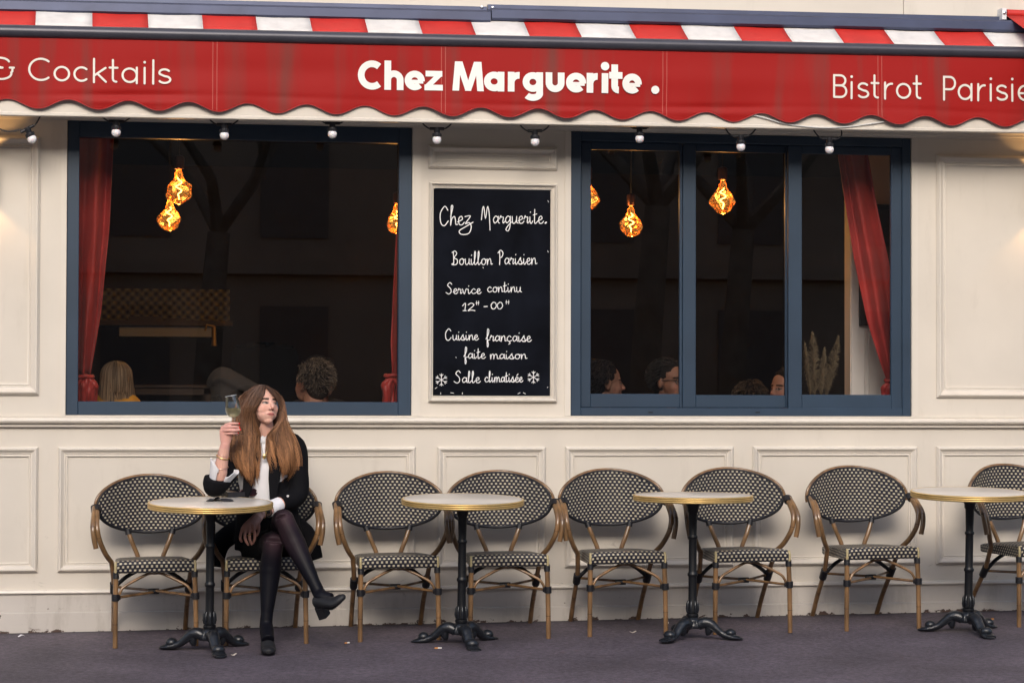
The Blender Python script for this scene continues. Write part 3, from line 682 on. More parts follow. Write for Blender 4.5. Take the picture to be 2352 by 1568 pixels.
# ------------------------------------------------------------------ festoon of bulbs
mRub = M('black_rubber', (.012, .012, .016), .45); mBulb = M('frosted_bulb', (.80, .77, .78), .22, sss=.2, coat=.3)
FE = thing('string_light', 'black festoon cable with small white globe bulbs under the cream fascia', 'string lights', (2.3, -.22, 2.65))
YF = -.295
sock = [(63, 296, .42), (267, 279, 0), (515, 286, .02), (763.5, 283, 0), (1003.5, 296, 0), (1228.5, 301, .02), (1469, 294, 0), (1701, 313, .03), (1905, 319, .0)]
cable = [P(-140, 262, YF), P(-60, 280, YF), P(-20, 287, YF), P(5, 299, YF), P(25, 302, YF), P(48, 298.5, YF)]
for k, (qx, qy, lean) in enumerate(sock):
    c = P(qx, qy, YF); m_ = MB(); dn = Vector((math.sin(lean), 0, -math.cos(lean))); sd_ = Vector((math.cos(lean), 0, math.sin(lean))); q = 1/432.0
    if k == 0: sd_ = Vector((.86, 0, .5))
    m_.tube([c-sd_*17*q, c-sd_*9*q, c+sd_*9*q, c+sd_*17*q], [3.6*q, 3.8*q, 3.8*q, 3.6*q], 10)
    m_.lathe([(7.2*q, -3*q), (7.2*q, 8*q), (6.6*q, 9*q), (6.6*q, 10*q), (9.6*q, 10.5*q), (10*q, 18*q), (9.4*q, 19*q)], 18, c, axis=dn)
    for a in range(6):
        d = sd_*math.cos(a*1.047)+Vector((0, 1, 0))*math.sin(a*1.047); m_.tube([c+dn*11.5*q+d*9.6*q, c+dn*17.5*q+d*9.8*q], 1.6*q, 6)
    s_ = obj('socket', m_, mRub, FE, 40)
    b_ = MB(); prof = [(7*q, 0)] + [(10.6*q*math.sin(t), 7.2*q-10.6*q*math.cos(t)) for t in [math.pi*(.28+.72*j/14) for j in range(15)]]
    b_.lathe(prof, 22, c+dn*18*q, axis=dn); obj('bulb', b_, mBulb, s_, 180)
    if k == 0: cable += [c-sd_*17*q, c, c+sd_*17*q, P(85, 281, YF), P(96, 262, YF), P(110, 250, YF)]
    else: cable += [P(qx-60, 245+qx*.017, YF), c-sd_*30*q+Vector((0, 0, 8*q)), c-sd_*17*q, c, c+sd_*17*q, c+sd_*30*q+Vector((0, 0, 8*q)), P(qx+60, 245+qx*.017, YF)]
cable += [P(2250, 285, YF), P(2420, 285, YF)]
mb = MB(); mb.tube(catmull(cable, 4), .0042, 6); obj('cable', mb, mRub, FE, 60)

# ------------------------------------------------------------------ slate menu board
BY = -.004
def PB(cx, cy_): return P(955.5+cx*.4219, 294+cy_*.4219, -.012)
bz0, bz1 = PZ(1128, 906.5), PZ(1128, 437.5); bx0, bx1 = PX(996), PX(1261)
MBo = thing('menu_board', 'black slate menu board in a cream frame, handwritten in white chalk, between the windows', 'menu board', ((bx0+bx1)/2, 0, bz0))
mb = MB(); mb.box(bx0-.004, bx1+.004, -.011, -.001, bz0-.004, bz1+.004); obj('slate', mb, mBoard, MBo, 0)
obj('frame', frame_mb(PX(983.5), PX(1278.5), PZ(1128, 923), PZ(1128, 420.5), w=.0335, deep=.030), mTrim, MBo, 30)
mb = MB(); CL = [0]
def flush():
    global mb
    if mb.v: obj('chalk_writing', mb, mChalk, MBo, 0, fix=False)
    mb = MB()
def chalk(pts, w=6.6):
    CL[0] = (CL[0]+.00035) % .0042
    def place(u, v, lf): q = PB(u, v); return (q.x, -.0125-lf, q.z)
    pts = [(p.x, p.y) for p in catmull([(a, b, 0) for a, b in pts], 5)] if len(pts) > 2 else pts
    strip(mb, pts, w*.70, place, CL[0], False, True)
# handwritten letters in a unit box (0..1 wide, baseline 0, x-height 1, y up)
HW = {
 'a': [[(.8, .8), (.45, 1), (.1, .55), (.3, .05), (.75, .4), (.85, .95), (.85, .2), (1.05, .05)]],
 'c': [[(.8, .8), (.5, 1), (.1, .5), (.4, .02), (.95, .2)]],
 'ç': [[(.8, .8), (.5, 1), (.1, .5), (.4, .02), (.95, .2)], [(.5, 0), (.65, -.3), (.4, -.5)]],
 'e': [[(0, .35), (.75, .65), (.6, 1), (.2, .75), (.25, .1), (.7, .02), (1.05, .3)]],
 'é': [[(0, .35), (.75, .65), (.6, 1), (.2, .75), (.25, .1), (.7, .02), (1.05, .3)], [(.45, 1.3), (.75, 1.6)]],
 'f': [[(.1, .4), (.6, 1.2), (.75, 2.0), (.5, 2.2), (.4, 1.4), (.38, 0), (.4, -.9), (.55, -1.0), (.65, -.5), (.5, .1), (1, .3)]],
 'g': [[(.8, .85), (.45, 1), (.1, .55), (.3, .08), (.75, .45), (.85, .95), (.8, -.4), (.5, -1.0), (.15, -.8), (.6, -.2), (1.05, .2)]],
 'h': [[(.1, 1.0), (.4, 2.1), (.2, 2.2), (.15, 1.2), (.1, 0), (.25, .7), (.6, 1), (.75, .6), (.8, .1), (1.05, .1)]],
 'i': [[(.2, .9), (.25, .2), (.55, .0), (.95, .35)], [(.3, 1.5), (.36, 1.58)]],
 'l': [[(.05, .3), (.5, 1.6), (.4, 2.2), (.2, 1.8), (.2, .3), (.5, 0), (.95, .35)]],
 'm': [[(.05, .9), (.08, 0), (.15, .7), (.32, 1), (.42, .6), (.42, 0), (.5, .7), (.68, 1), (.8, .6), (.82, .1), (1.05, .1)]],
 'n': [[(.08, .95), (.12, 0), (.25, .7), (.6, 1), (.75, .6), (.8, .1), (1.05, .15)]],
 'o': [[(.6, 1), (.2, .8), (.15, .2), (.55, .0), (.85, .4), (.75, .9), (.5, .95), (1.05, .8)]],
 'r': [[(.0, .6), (.25, 1.05), (.35, .85), (.75, .85), (.65, .3), (.75, .05), (1.05, .3)]],
 's': [[(.0, .3), (.5, 1.05), (.55, .7), (.8, .25), (.45, .0), (.1, .15), (.7, .0), (1.05, .3)]],
 't': [[(.35, 1.9), (.3, .3), (.5, 0), (1, .3)], [(.0, 1.15), (.8, 1.3)]],
 'u': [[(.1, .95), (.15, .2), (.4, 0), (.75, .4), (.8, .95), (.8, .2), (1.05, .05)]],
 'v': [[(.05, .95), (.4, 0), (.75, .95), (1.05, .85)]],
 'd': [[(.7, .8), (.4, 1), (.1, .5), (.35, .03), (.7, .5), (.85, 2.1), (.7, 2.2), (.72, .3), (1.05, .1)]],
 'z': [[(.1, .95), (.7, 1), (.15, .15), (.6, .25), (.8, -.3), (.5, -1.0), (-.3, -1.1), (-.55, -.7), (.2, -.2), (1.0, .3)]],
 'C': [[(.95, 1.75), (.6, 2.2), (.1, 1.4), (.15, .3), (.55, -.05), (1.0, .5)]],
 'M': [[(.0, .5), (.12, 2.0), (.25, 2.2), (.42, .7), (.6, 2.1), (.7, 2.2), (.82, 1.2), (.9, -.9)]],
 'B': [[(.2, 2.1), (.28, 1.0), (.25, .0), (-.05, .1), (.3, .25)], [(.0, 2.0), (.5, 2.25), (.8, 1.8), (.35, 1.15), (.9, .8), (.8, .1), (.2, -.05)]],
 'P': [[(.3, 2.0), (.35, 1.0), (.3, -.05)], [(.0, 1.8), (.5, 2.25), (.95, 1.8), (.7, 1.15), (.35, 1.1)]],
 'S': [[(.95, 1.9), (.6, 2.25), (.2, 1.7), (.75, 1.0), (.8, .3), (.4, -.05), (-.1, .25)]],
 '1': [[(.1, 1.3), (.65, 2.0), (.55, 0)], [(.2, 0), (.8, 0)]],
 '2': [[(.1, 1.6), (.5, 2.05), (.85, 1.5), (.1, .05), (.5, .15), (1, 0)]],
 '0': [[(.5, 2.0), (.1, 1.3), (.2, .2), (.6, .0), (.95, .8), (.8, 1.8), (.4, 2.0)]],
 'H': [[(.2, 2), (.15, 0)], [(.85, 2), (.8, 0)], [(.0, 1), (1, 1.05)]],
 '-': [[(.0, .8), (1, .85)]], '.': [[(.4, .05), (.5, .1)]],
}
def word(txt, x0, x1, base, xh, slope=0.0, w=6.2, adv=None):
    wd = {'m': 1.5, 'i': .6, 'l': .62, 't': .7, 'r': .8, '.': .5, 'M': 1.7, 'C': 1.35, 'B': 1.2, 'P': 1.1, 'S': 1.2, 's': .85, 'z': 1.2, 'f': .8, '1': .7, 'e': .85}
    tot = sum(wd.get(c, 1.0) for c in txt); k = (x1-x0)/tot; x = x0
    for c in txt:
        W_ = wd.get(c, 1.0)*k
        for stc in HW[c]:
            pts = [(x+u*W_*.96, base+slope*(x-x0)-v*xh) for u, v in stc]
            if c in 'CMBPS' : pts = [(x+u*W_*.84, base+slope*(x-x0)-v*xh) for u, v in stc]
            chalk(pts, w)
        x += W_
    if len(txt) > 1: flush()
word('Chez', 128, 312, 530, 47, -.02, 7.2); word('Marguerite', 356, 694, 520, 40, 0, 6.6); chalk([(704, 518), (708, 514)], 12)
word('Bouillon', 196, 416, 744, 33); word('Parisien', 446, 658, 742, 34); 
word('Service', 166, 354, 902, 27); word('continu', 386, 574, 893, 28)
word('12', 250, 322, 994, 20); word('H', 326, 344, 962, 10, 0, 4.5); chalk([(370, 972), (388, 971)], 7); word('00', 406, 474, 984, 18); word('H', 488, 508, 958, 10, 0, 4.5)
word('Cuisine', 158, 340, 1154, 28); word('française', 378, 628, 1160, 30, .01)
word('faite', 258, 378, 1254, 28); word('maison', 402, 604, 1256, 26)
word('Salle', 210, 350, 1386, 29); word('climatisée', 372, 582, 1382, 27)
flush()
for cx_, cy_ in ((138, 1370), (639, 1356)):
    for k in range(3):
        a = math.pi*k/3+math.pi/6; dx, dy = math.cos(a), math.sin(a); L_ = 33
        chalk([(cx_-dx*L_, cy_-dy*L_), (cx_+dx*L_, cy_+dy*L_)], 5)
        for sg in (-1, 1):
            for s2 in (-1, 1):
                t = a+s2*.75; px_, py_ = cx_+sg*dx*20, cy_+sg*dy*20
                chalk([(px_, py_), (px_+sg*math.cos(t)*13, py_+sg*math.sin(t)*13)], 4.5)
    flush()
for (a, b, c, d) in ((104, 1418, 114, 1410), (134, 1448, 134, 1440), (188, 1440, 204, 1442), (252, 1448, 252, 1440), (554, 1446, 566, 1440), (584, 1440, 596, 1446), (718, 396, 722, 404), (716, 668, 720, 676), (714, 1412, 718, 1410), (364, 758, 367, 762), (216, 1246, 219, 1250)):
    chalk([(a, b), (c, d)], 4)
flush()
# ------------------------------------------------------------------ bistro chair (front = -y, origin on the ground)
HWX, ZC, HT, HB = .284, .680, .152, .146
def back_pt(x, z, off=0.0):
    t = (z-ZC); q = abs(x)/HWX
    y = .232 - .175*q**2.2 + .10*t + .05*q**6
    return (x, y+off, z)
def oval(a, sx=1.0, off=0.0):
    """a = angle round the rim, 0 at the right arm"""
    s = math.sin(a); return back_pt(HWX*sx*math.cos(a), ZC+(HT if s > 0 else HB)*sx*s*abs(s)**-.06 if abs(s) > 1e-3 else ZC, off)
def make_chair(label, loc):
    t = thing('bistro_chair', label, 'chair', loc, 'row of woven bistro chairs along the shop front')
    ORG[t.name] = (0, 0, 0)
    # seat: a rounded pad swept across x; the weave runs over the front roll
    hw = lambda y: .205 - .022*((y+.30)/.46)
    prof = [(.165, .372), (.165, .400), (.150, .4085)] + [(.12-.36*k/10, .409+.004*k/10) for k in range(11)]
    prof += [(-.268-.030*math.sin(a)*1.0, .385+.028*math.cos(a)) for a in [math.pi*k/16 for k in range(1, 9)]] + [(-.2975, .36), (-.292, .350), (-.27, .347), (.15, .362)]
    prof = [(y, z+.032*(.165-y)/.465) for y, z in prof]
    L = [0]
    for k in range(1, len(prof)): L.append(L[-1]+math.hypot(prof[k][0]-prof[k-1][0], prof[k][1]-prof[k-1][1]))
    m_ = MB(); nx = 16; n = len(prof)
    for k in range(n-1):
        for i in range(nx):
            q = []; uv = []
            for (kk, ii) in ((k, i), (k, i+1), (k+1, i+1), (k+1, i)):
                u = -1+2*ii/nx; y, z = prof[kk]; e = .010*(abs(u) > .99)
                q.append((u*hw(y), y, z-(.006 if abs(u) > .99 and z > .405 else 0)+.004*(1-u*u)*(1 if z > .408 else 0))); uv.append((u*hw(y)+.5, L[kk]+.004))
            m_.add(q, [(0, 1, 2, 3)], 0, [uv])
    for sg in (-1, 1):
        q = [(sg*hw(y), y, z-(.006 if z > .405 else 0)) for y, z in prof]
        m_.add(q, [tuple(range(n))], 0, [[(y+.3, z) for y, z in prof]])
        m_.tube([(sg*.202, -.292, .384), (sg*.203, -.296, .415), (sg*.201, -.286, .438)], .0068, 8, 1)
    obj('seat', m_, [mWeave, mCreamWrap], t, 50)
    # back shell, double sided
    m_ = MB()
    def sh(off):
        def f(u, v):
            a = -1+2*u; b_ = -1+2*v; b_ = math.sin(b_*math.pi/2)*.985
            w = HWX*math.sqrt(max(0, 1-abs(b_)**2.15)); return back_pt(a*w, ZC+(HT if b_ > 0 else HB)*b_, off)
        return f
    def uvb(u, v):
        a = -1+2*u; b_ = math.sin((-1+2*v)*math.pi/2)*.985; w = HWX*math.sqrt(max(0, 1-abs(b_)**2.15)); x = a*w
        return (x+.0000*x+.06*x*abs(x)/HWX+.5, .16*(b_+1)+.02*(x/HWX)**2)
    m_.grid(sh(0), 30, 22, 0, uvb); m_.grid(sh(.010), 30, 22, 0, uvb, True)
    bk = obj('backrest', m_, mWeave, t, 60)
    m_ = MB(); ring = [oval(2*math.pi*k/56, .985, .004) for k in range(56)]
    m_.tube(ring, [.0062 if k <= 28 else .0085 for k in range(56)], 8, closed=True, cap=False)
    obj('rim', m_, mWrap, bk, 60)
    m_ = MB(); m_.tube([oval(R(-8+196*k/36), 1.03, .010) for k in range(37)], .0085, 10); m_.tube([oval(R(-8+196*k/36), 1.0, .022) for k in range(37)], .0095, 10)
    obj('back_frame', m_, mBamboo, t, 60)
    def rings(m_, pts, hs, r):
        for f in hs:
            a = pts[f]; b = pts[f+1]; d = (Vector(b)-Vector(a)).normalized()*.0012; c = Vector(a); m_.tube([c-d, c+d], r+.0007, 10, 1)
    for sg in (-1, 1):
        # front leg
        m_ = MB(); pts = [Vector((sg*.206, -.300, 0)), Vector((sg*.205, -.296, .12)), Vector((sg*.203, -.292, .26)), Vector((sg*.200, -.280, .392))]
        m_.tube(pts, [.0126, .0130, .0134, .0134], 12); rings(m_, pts, [1], .0131)
        m_.tube([(sg*.2, -.284, .352), (sg*.2, -.281, .385)], .0165, 10, 2)
        lg = obj('leg', m_, [mBamboo, mRing, mWrap], t, 60)
        m_ = MB()
        for k in range(4): m_.tube([(sg*.2035, -.2925, .240+.0085*k), (sg*.2035, -.2925, .2484+.0085*k)], .0195, 12)
        m_.tube([(sg*.19, -.283, .244), (sg*.19, -.283, .27)], .013, 8)
        obj('binding', m_, mWrap, lg, 40)
        # rear leg that runs on up into the arm
        low = catmull([(sg*.190, .300, 0), (sg*.192, .215, .12), (sg*.196, .10, .255), (sg*.201, .05, .33), (sg*.212, .0, .405)], 5)
        m_ = MB(); m_.tube(low, .0132, 12); rings(m_, low, [6], .0132); m_.tube([(sg*.195, .118, .235), (sg*.197, .075, .285)], .021, 10, 2)
        obj('leg', m_, [mBamboo, mRing, mWrap], t, 60)
        arm = catmull([(sg*.212, .0, .405), (sg*.245, -.048, .455), (sg*.276, -.080, .530), (sg*.288, -.070, .600), (sg*.285, -.015, .652), (sg*.284, .045, .680)], 6)
        m_ = MB(); m_.tube(arm, .0136, 12); rings(m_, arm, [13], .0136)
        out = catmull([(sg*.294, -.100, .488), (sg*.306, -.098, .550), (sg*.309, -.080, .605), (sg*.302, -.020, .655), (sg*.298, .045, .686)], 6)
        m_.tube(out, .0136, 12); rings(m_, out, [11], .0136)
        ar = obj('armrest', m_, [mBamboo, mRing], t, 60)
        m_ = MB()
        a = Vector((sg*.288, .015, .668)); b = Vector((sg*.289, .060, .690))
        for k in range(5):
            c = a.lerp(b, k/5); d = a.lerp(b, (k+.95)/5); m_.tube([c, d], [(.0275, .0175)]*2, 14, up=(sg*1, 0, 0))
        obj('binding', m_, mWrap, ar, 40)
        # back support and brace
        m_ = MB(); m_.tube(catmull([(sg*.058, .17, .35), (sg*.066, .172, .41), (sg*.094, .178, .48), (sg*.118, .195, .548)], 5), .0125, 10); m_.tube([(sg*.114, .190, .528), (sg*.12, .196, .555)], .0165, 8, 1)
        obj('back_support', m_, [mBamboo, mWrap], t, 60)
        m_ = MB(); m_.tube(catmull([(sg*.186, -.285, .262), (sg*.178, -.284, .285), (sg*.15, -.276, .315), (sg*.04, -.25, .368), (sg*.0, -.25, .372)], 5), .0075, 8)
        obj('brace', m_, mBamboo, t, 60); m_ = MB()
        m_.tube(catmull([(sg*.194, .085, .262), (sg*.13, .10, .315), (sg*.06, .12, .348)], 4), .011, 8)
        obj('brace', m_, mWrap, t, 60)
        m_ = MB(); m_.tube([(sg*.198, -.285, .255), (0, -.11+.004*sg, .262+.004*sg), (-sg*.190, .105, .262)], .0072, 8)
        if sg > 0: m_.tube([(-.028, -.11, .262), (.028, -.11, .262)], .015, 8, 1)
        obj('stretcher', m_, [mBamboo, mWrap], t, 60)
    return t
GRP = 'row of woven bistro chairs along the shop front'
GN = Vector((-.0097, -.05, 1)).normalized()
def stand_rot(rz): return (Vector((0, 0, 1)).rotation_difference(GN).to_matrix() @ Matrix.Rotation(rz, 3, 'Z')).to_euler()
S106 = 1.06
chairs = [(.392, -.332, R(1.5), 'woven bistro chair left of the woman, end of the row'),
          (.968*1.0, -.345, R(-1), 'woven bistro chair in which the woman sits'),
          (1.655, -.345, R(0), 'woven bistro chair directly right of the woman, her shoe pointing at it'),
          (2.245, -.365, R(-2.5), 'woven bistro chair behind the second round table, below the slate board'),
          (2.872, -.337, R(0), 'woven bistro chair left of the third table, below the left end of the sliding window'),
          (3.547, -.36, R(0), 'woven bistro chair right behind the third table, under the sliding window'),
          (4.262, -.342, R(2.5), 'woven bistro chair standing free between the third and fourth tables'),
          (5.19, -.345, R(9), 'woven bistro chair cut by the right picture edge')]
x, y, rz, lb = chairs[0]
CH = [make_chair(lb, (x, y, GZ(x, y)))]
CH[0].rotation_euler = stand_rot(rz)
for x, y, rz, lb in chairs[1:]: CH.append(dup(CH[0], (x, y, GZ(x, y)), stand_rot(rz), lb, GRP))

# ------------------------------------------------------------------ cafe table
def make_table(label, loc):
    t = thing('bistro_table', label, 'table', loc, 'round bistro tables in front of the chairs'); ORG[t.name] = (0, 0, 0)
    H = .752; RR = .313
    m_ = MB(); m_.lathe([(0, H-.027), (RR-.006, H-.027), (RR-.006, H+.0005), (RR-.0075, H+.0012), (0, H+.0012)], 72)
    tp = obj('table_top', m_, mTop, t, 30)
    m_ = MB(); pr = [(RR-.0058, H-.029), (RR-.002, H-.030)]
    for k in range(3):
        for j in range(7): a = math.pi*j/6; pr.append((RR-.001+.0052*math.sin(a), H-.0285+.0098*k+.0098*(1-math.cos(a))/2))
    pr += [(RR-.004, H+.0022), (RR-.0075, H+.0014), (RR-.0058, H-.029)]
    m_.lathe(pr, 72); obj('rim', m_, mBrass, tp, 50)
    m_ = MB()
    m_.lathe([(.090, H-.027), (.090, H-.033), (.040, H-.045), (.030, H-.065), (.029, H-.085), (.024, H-.092), (.0235, H-.10), (.0205, .545), (.0215, .541), (.0255, .536), (.0255, .528), (.0215, .523), (.021, .52), (.0212, .352), (.0225, .347), (.0268, .341), (.0268, .331), (.0225, .325), (.0218, .32), (.0222, .205), (.025, .185), (.0285, .150), (.028, .138), (.024, .134), (.031, .130), (.0325, .122), (.030, .112), (.027, .108)][::-1], 24)
    obj('column', m_, mIron, t, 40)
    m_ = MB(); m_.lathe([(.046, .055), (.050, .062), (.049, .075), (.040, .085), (.042, .092), (.038, .100), (.030, .112)], 20)
    for k in range(8):   # cast leaves round the foot of the column
        a = k*math.pi/4; c = Vector((math.cos(a), math.sin(a), 0))
        m_.tube([c*.028+Vector((0, 0, .135)), c*.030+Vector((0, 0, .155)), c*.028+Vector((0, 0, .185)), c*.024+Vector((0, 0, .20))], [.004, .007, .006, .002], 6)
        m_.tube([c*.047+Vector((0, 0, .060)), c*.046+Vector((0, 0, .078)), c*.037+Vector((0, 0, .098))], [.006, .009, .003], 6)
    obj('hub', m_, mIronCast, t, 60)
    for k in range(3):
        a = R(-82+120*k); d = Vector((math.cos(a), math.sin(a), 0)); sd2 = Vector((-math.sin(a), math.cos(a), 0)); m_ = MB(); z = Vector((0, 0, 1))
        path = [d*.030+z*.072, d*.065+z*.086, d*.095+z*.078, d*.125+z*.055, d*.155+z*.031, d*.185+z*.019, d*.215+z*.013, d*.250+z*.009]
        pp = catmull(path, 4)
        m_.tube(pp, lerps([(.028, .030), (.030, .032), (.027, .030), (.022, .027), (.019, .026), (.020, .031), (.016, .037), (.009, .033)], len(pp)), 12, up=(0, 0, 1))
        m_.ell(d*.200+z*.034, (.030, .025, .034), (d, z, sd2), 12, 8)                # paw
        for j in (-1.2, -.4, .4, 1.2): m_.tube([d*.195+sd2*(.010*j)+z*.036, d*.218+sd2*(.012*j)+z*.026, d*.238+sd2*(.013*j)+z*.011], [.007, .0065, .005], 6)
        for sg in (-1, 1): m_.tube([d*.055+sd2*(.018*sg)+z*.085, d*.088+sd2*(.019*sg)+z*.066, d*.128+sd2*(.015*sg)+z*.036, d*.165+sd2*(.013*sg)+z*.015], [.007, .006, .005, .004], 6)
        m_.tube([d*.085+z*.070, d*.088+z*.045, d*.080+z*.028, d*.072+z*.022], [.022, .022, .016, .006], 10)   # hanging acanthus
        m_.ell(d*.245+z*.006, (.024, .007, .026), (d, z, sd2), 12, 6)
        obj('foot', m_, mIronCast, t, 60)
    return t
tabs = [(.664, -.795, R(2), 'round bistro table at which the woman leans, phone and napkin on it'),
        (1.955, -.800, R(0), 'empty round bistro table second from the left, before the chair below the slate board'),
        (3.185, -.785, R(62), 'empty round bistro table with its top tilted edge-on, third from the left'),
        (4.695, -.803, R(0), 'empty round bistro table cut by the right picture edge')]
def table_rot(rz, tx=0): return (Matrix.Rotation(tx, 3, 'X') @ Vector((0, 0, 1)).rotation_difference(Vector((0, -.05, 1)).normalized()).to_matrix() @ Matrix.Rotation(rz, 3, 'Z')).to_euler()
x, y, rz, lb = tabs[0]
TB = [make_table(lb, (x, y, GZ(x, y)))]; TB[0].rotation_euler = table_rot(rz, R(.3))
for (x, y, rz, lb), tx in zip(tabs[1:], (.3, -2.0, 0)): TB.append(dup(TB[0], (x, y, GZ(x, y)), table_rot(rz, R(tx)), lb, 'round bistro tables in front of the chairs'))
bpy.context.view_layer.update()
def on_table(px, py, k=0, up=.0):
    """point of table k's top seen at a pixel"""
    mw = TB[k].matrix_world.to_3x3(); mw = Matrix.Translation(TB[k].location) @ TB[k].rotation_euler.to_matrix().to_4x4()
    n = mw.to_3x3() @ Vector((0, 0, 1)); o = mw @ Vector((0, 0, .7534+up)); d = P(px, py, 0)-CAM
    return CAM + d*((o-CAM).dot(n)/d.dot(n))

# ------------------------------------------------------------------ curtains
mCurt = M('red_satin', (0.44, 0.046, 0.040), 0.40, var=0.25, vscale=4, sheen=.1)
def curtain(label, left, right, yb, folds, knot, gather, seed):
    rr = random.Random(seed); ys = [p[1] for p in left]
    top, bot = ys[0], ys[-1]
    def edge(tab, y):
        for (x0, y0), (x1, y1) in zip(tab, tab[1:]):
            if y <= y1: return x0+(x1-x0)*(y-y0)/(y1-y0)
        return tab[-1][0]
    ph = [rr.uniform(0, 6.28) for _ in range(4)]
    def f(u, v, off=0):
        y = top+(bot-top)*v; x = edge(left, y)*(1-u)+edge(right, y)*u
        q = yb-.030*math.sin(u*folds*6.28+ph[0]+v*1.3)-.010*math.sin(u*folds*11+ph[1]-v*3)*(.4+.6*math.sin(v*3+ph[2])**2)+off
        return tuple(P(x, y, q))
    t = thing('curtain', label, 'curtain', tuple(P((left[-1][0]+right[-1][0])/2, bot, yb)), 'red satin curtains tied back inside the windows')
    m_ = MB(); m_.grid(f, 60, 40); o = obj('drape', m_, mCurt, t, 180, fix=False); s_ = o.modifiers.new('t', 'SOLIDIFY'); s_.thickness = .003
    if knot:
        kx, ky, kw, kh = knot; m_ = MB(); q = 1/400.0
        c = P(kx, ky, yb-.02)
        for k in range(11):
            a = rr.uniform(-.9, .9); w = rr.uniform(.55, 1)
            pts = [c+Vector((rr.uniform(-.2, .2)*kw*q, rr.uniform(-.02, .02), .45*kh*q)), c+Vector((a*kw*.5*q, -.035*rr.random(), .12*kh*q)), c+Vector((a*kw*.6*q*w, rr.uniform(-.03, .02), -.2*kh*q)), c+Vector((a*kw*.45*q, rr.uniform(-.03, .03), -.9*kh*q))]
            m_.tube(catmull(pts, 5), lerps([.006, .016, .017, .012], 16), 8)
        m_.tube([c+Vector((.35*kw*q*math.cos(b), .03*math.sin(b)-.01, .40*kh*q+.004*math.sin(3*b))) for b in [2*math.pi*j/16 for j in range(16)]], .010, 8, closed=True, cap=False)
        obj('knot', m_, mCurt, t, 180)
    return t
curtain('red curtain at the left edge of the wide window, beside the blond diner', [(172, 300), (174, 500), (176, 700), (178, 860)], [(262, 300), (252, 520), (232, 720), (208, 860)], .24, 1.7, (197, 890, 44, 60), 1, 3)
curtain('narrow red curtain at the right edge of the wide window, knotted at the bottom', [(915, 480), (908, 560), (902, 680), (897, 790), (902, 868)], [(948, 480), (944, 560), (942, 680), (940, 790), (928, 868)], .24, 1.2, (902, 890, 50, 66), 1, 5)
curtain('red curtain slanting across the right light of the sliding window', [(1916, 300), (1940, 460), (1962, 600), (1992, 740), (2024, 840), (2040, 882)], [(1984, 300), (2014, 470), (2042, 600), (2058, 740), (2066, 840), (2066, 882)], .26, 1.4, (2046, 894, 40, 50), 1, 9)

# ------------------------------------------------------------------ filament pendants inside
mAmber = bpy.data.materials.new('amber_bulb'); mAmber.use_nodes = True
t_ = mAmber.node_tree; t_.nodes.clear()
o_ = node(t_, 'ShaderNodeOutputMaterial'); tc_ = node(t_, 'ShaderNodeTexCoord')
nz = node(t_, 'ShaderNodeTexNoise'); nz.inputs['Scale'].default_value = 10; nz.inputs['Detail'].default_value = 2; nz.inputs['Distortion'].default_value = 2.2; t_.links.new(tc_.outputs['Object'], nz.inputs['Vector'])
w_ = mathn(t_, 'ABSOLUTE', mathn(t_, 'SINE', mathn(t_, 'MULTIPLY', nz.outputs[0], 22.0)))  # noise swirls paint bright caustics into the lit glass
cr_ = node(t_, 'ShaderNodeValToRGB'); cr_.color_ramp.elements[0].position = .0; cr_.color_ramp.elements[0].color = (1.0, .66, .20, 1); cr_.color_ramp.elements[1].position = .75; cr_.color_ramp.elements[1].color = (.26, .085, .012, 1)
e1 = cr_.color_ramp.elements.new(.32); e1.color = (.80, .33, .045, 1)
t_.links.new(w_, cr_.inputs[0]); em_ = node(t_, 'ShaderNodeEmission'); em_.inputs[1].default_value = 0.80; t_.links.new(cr_.outputs[0], em_.inputs[0])
tr_ = node(t_, 'ShaderNodeBsdfTransparent'); tr_.inputs[0].default_value = (1.0, .62, .25, 1); ad_ = node(t_, 'ShaderNodeMixShader'); ad_.inputs[0].default_value = .40
gl_ = node(t_, 'ShaderNodeBsdfGlossy'); gl_.inputs['Roughness'].default_value = .05; gl_.inputs[0].default_value = (1, .7, .4, 1); m2_ = node(t_, 'ShaderNodeMixShader'); fr_ = node(t_, 'ShaderNodeFresnel')
t_.links.new(tr_.outputs[0], ad_.inputs[1]); t_.links.new(em_.outputs[0], ad_.inputs[2]); t_.links.new(fr_.outputs[0], m2_.inputs[0]); t_.links.new(ad_.outputs[0], m2_.inputs[1]); t_.links.new(gl_.outputs[0], m2_.inputs[2]); t_.links.new(m2_.outputs[0], o_.inputs[0])
mFil = M('filament', (.9, .5, .1), .5, emit=(1, .72, .34), estr=12.0); mCopper = M('copper_socket', (.20, .10, .08), .35, .8)
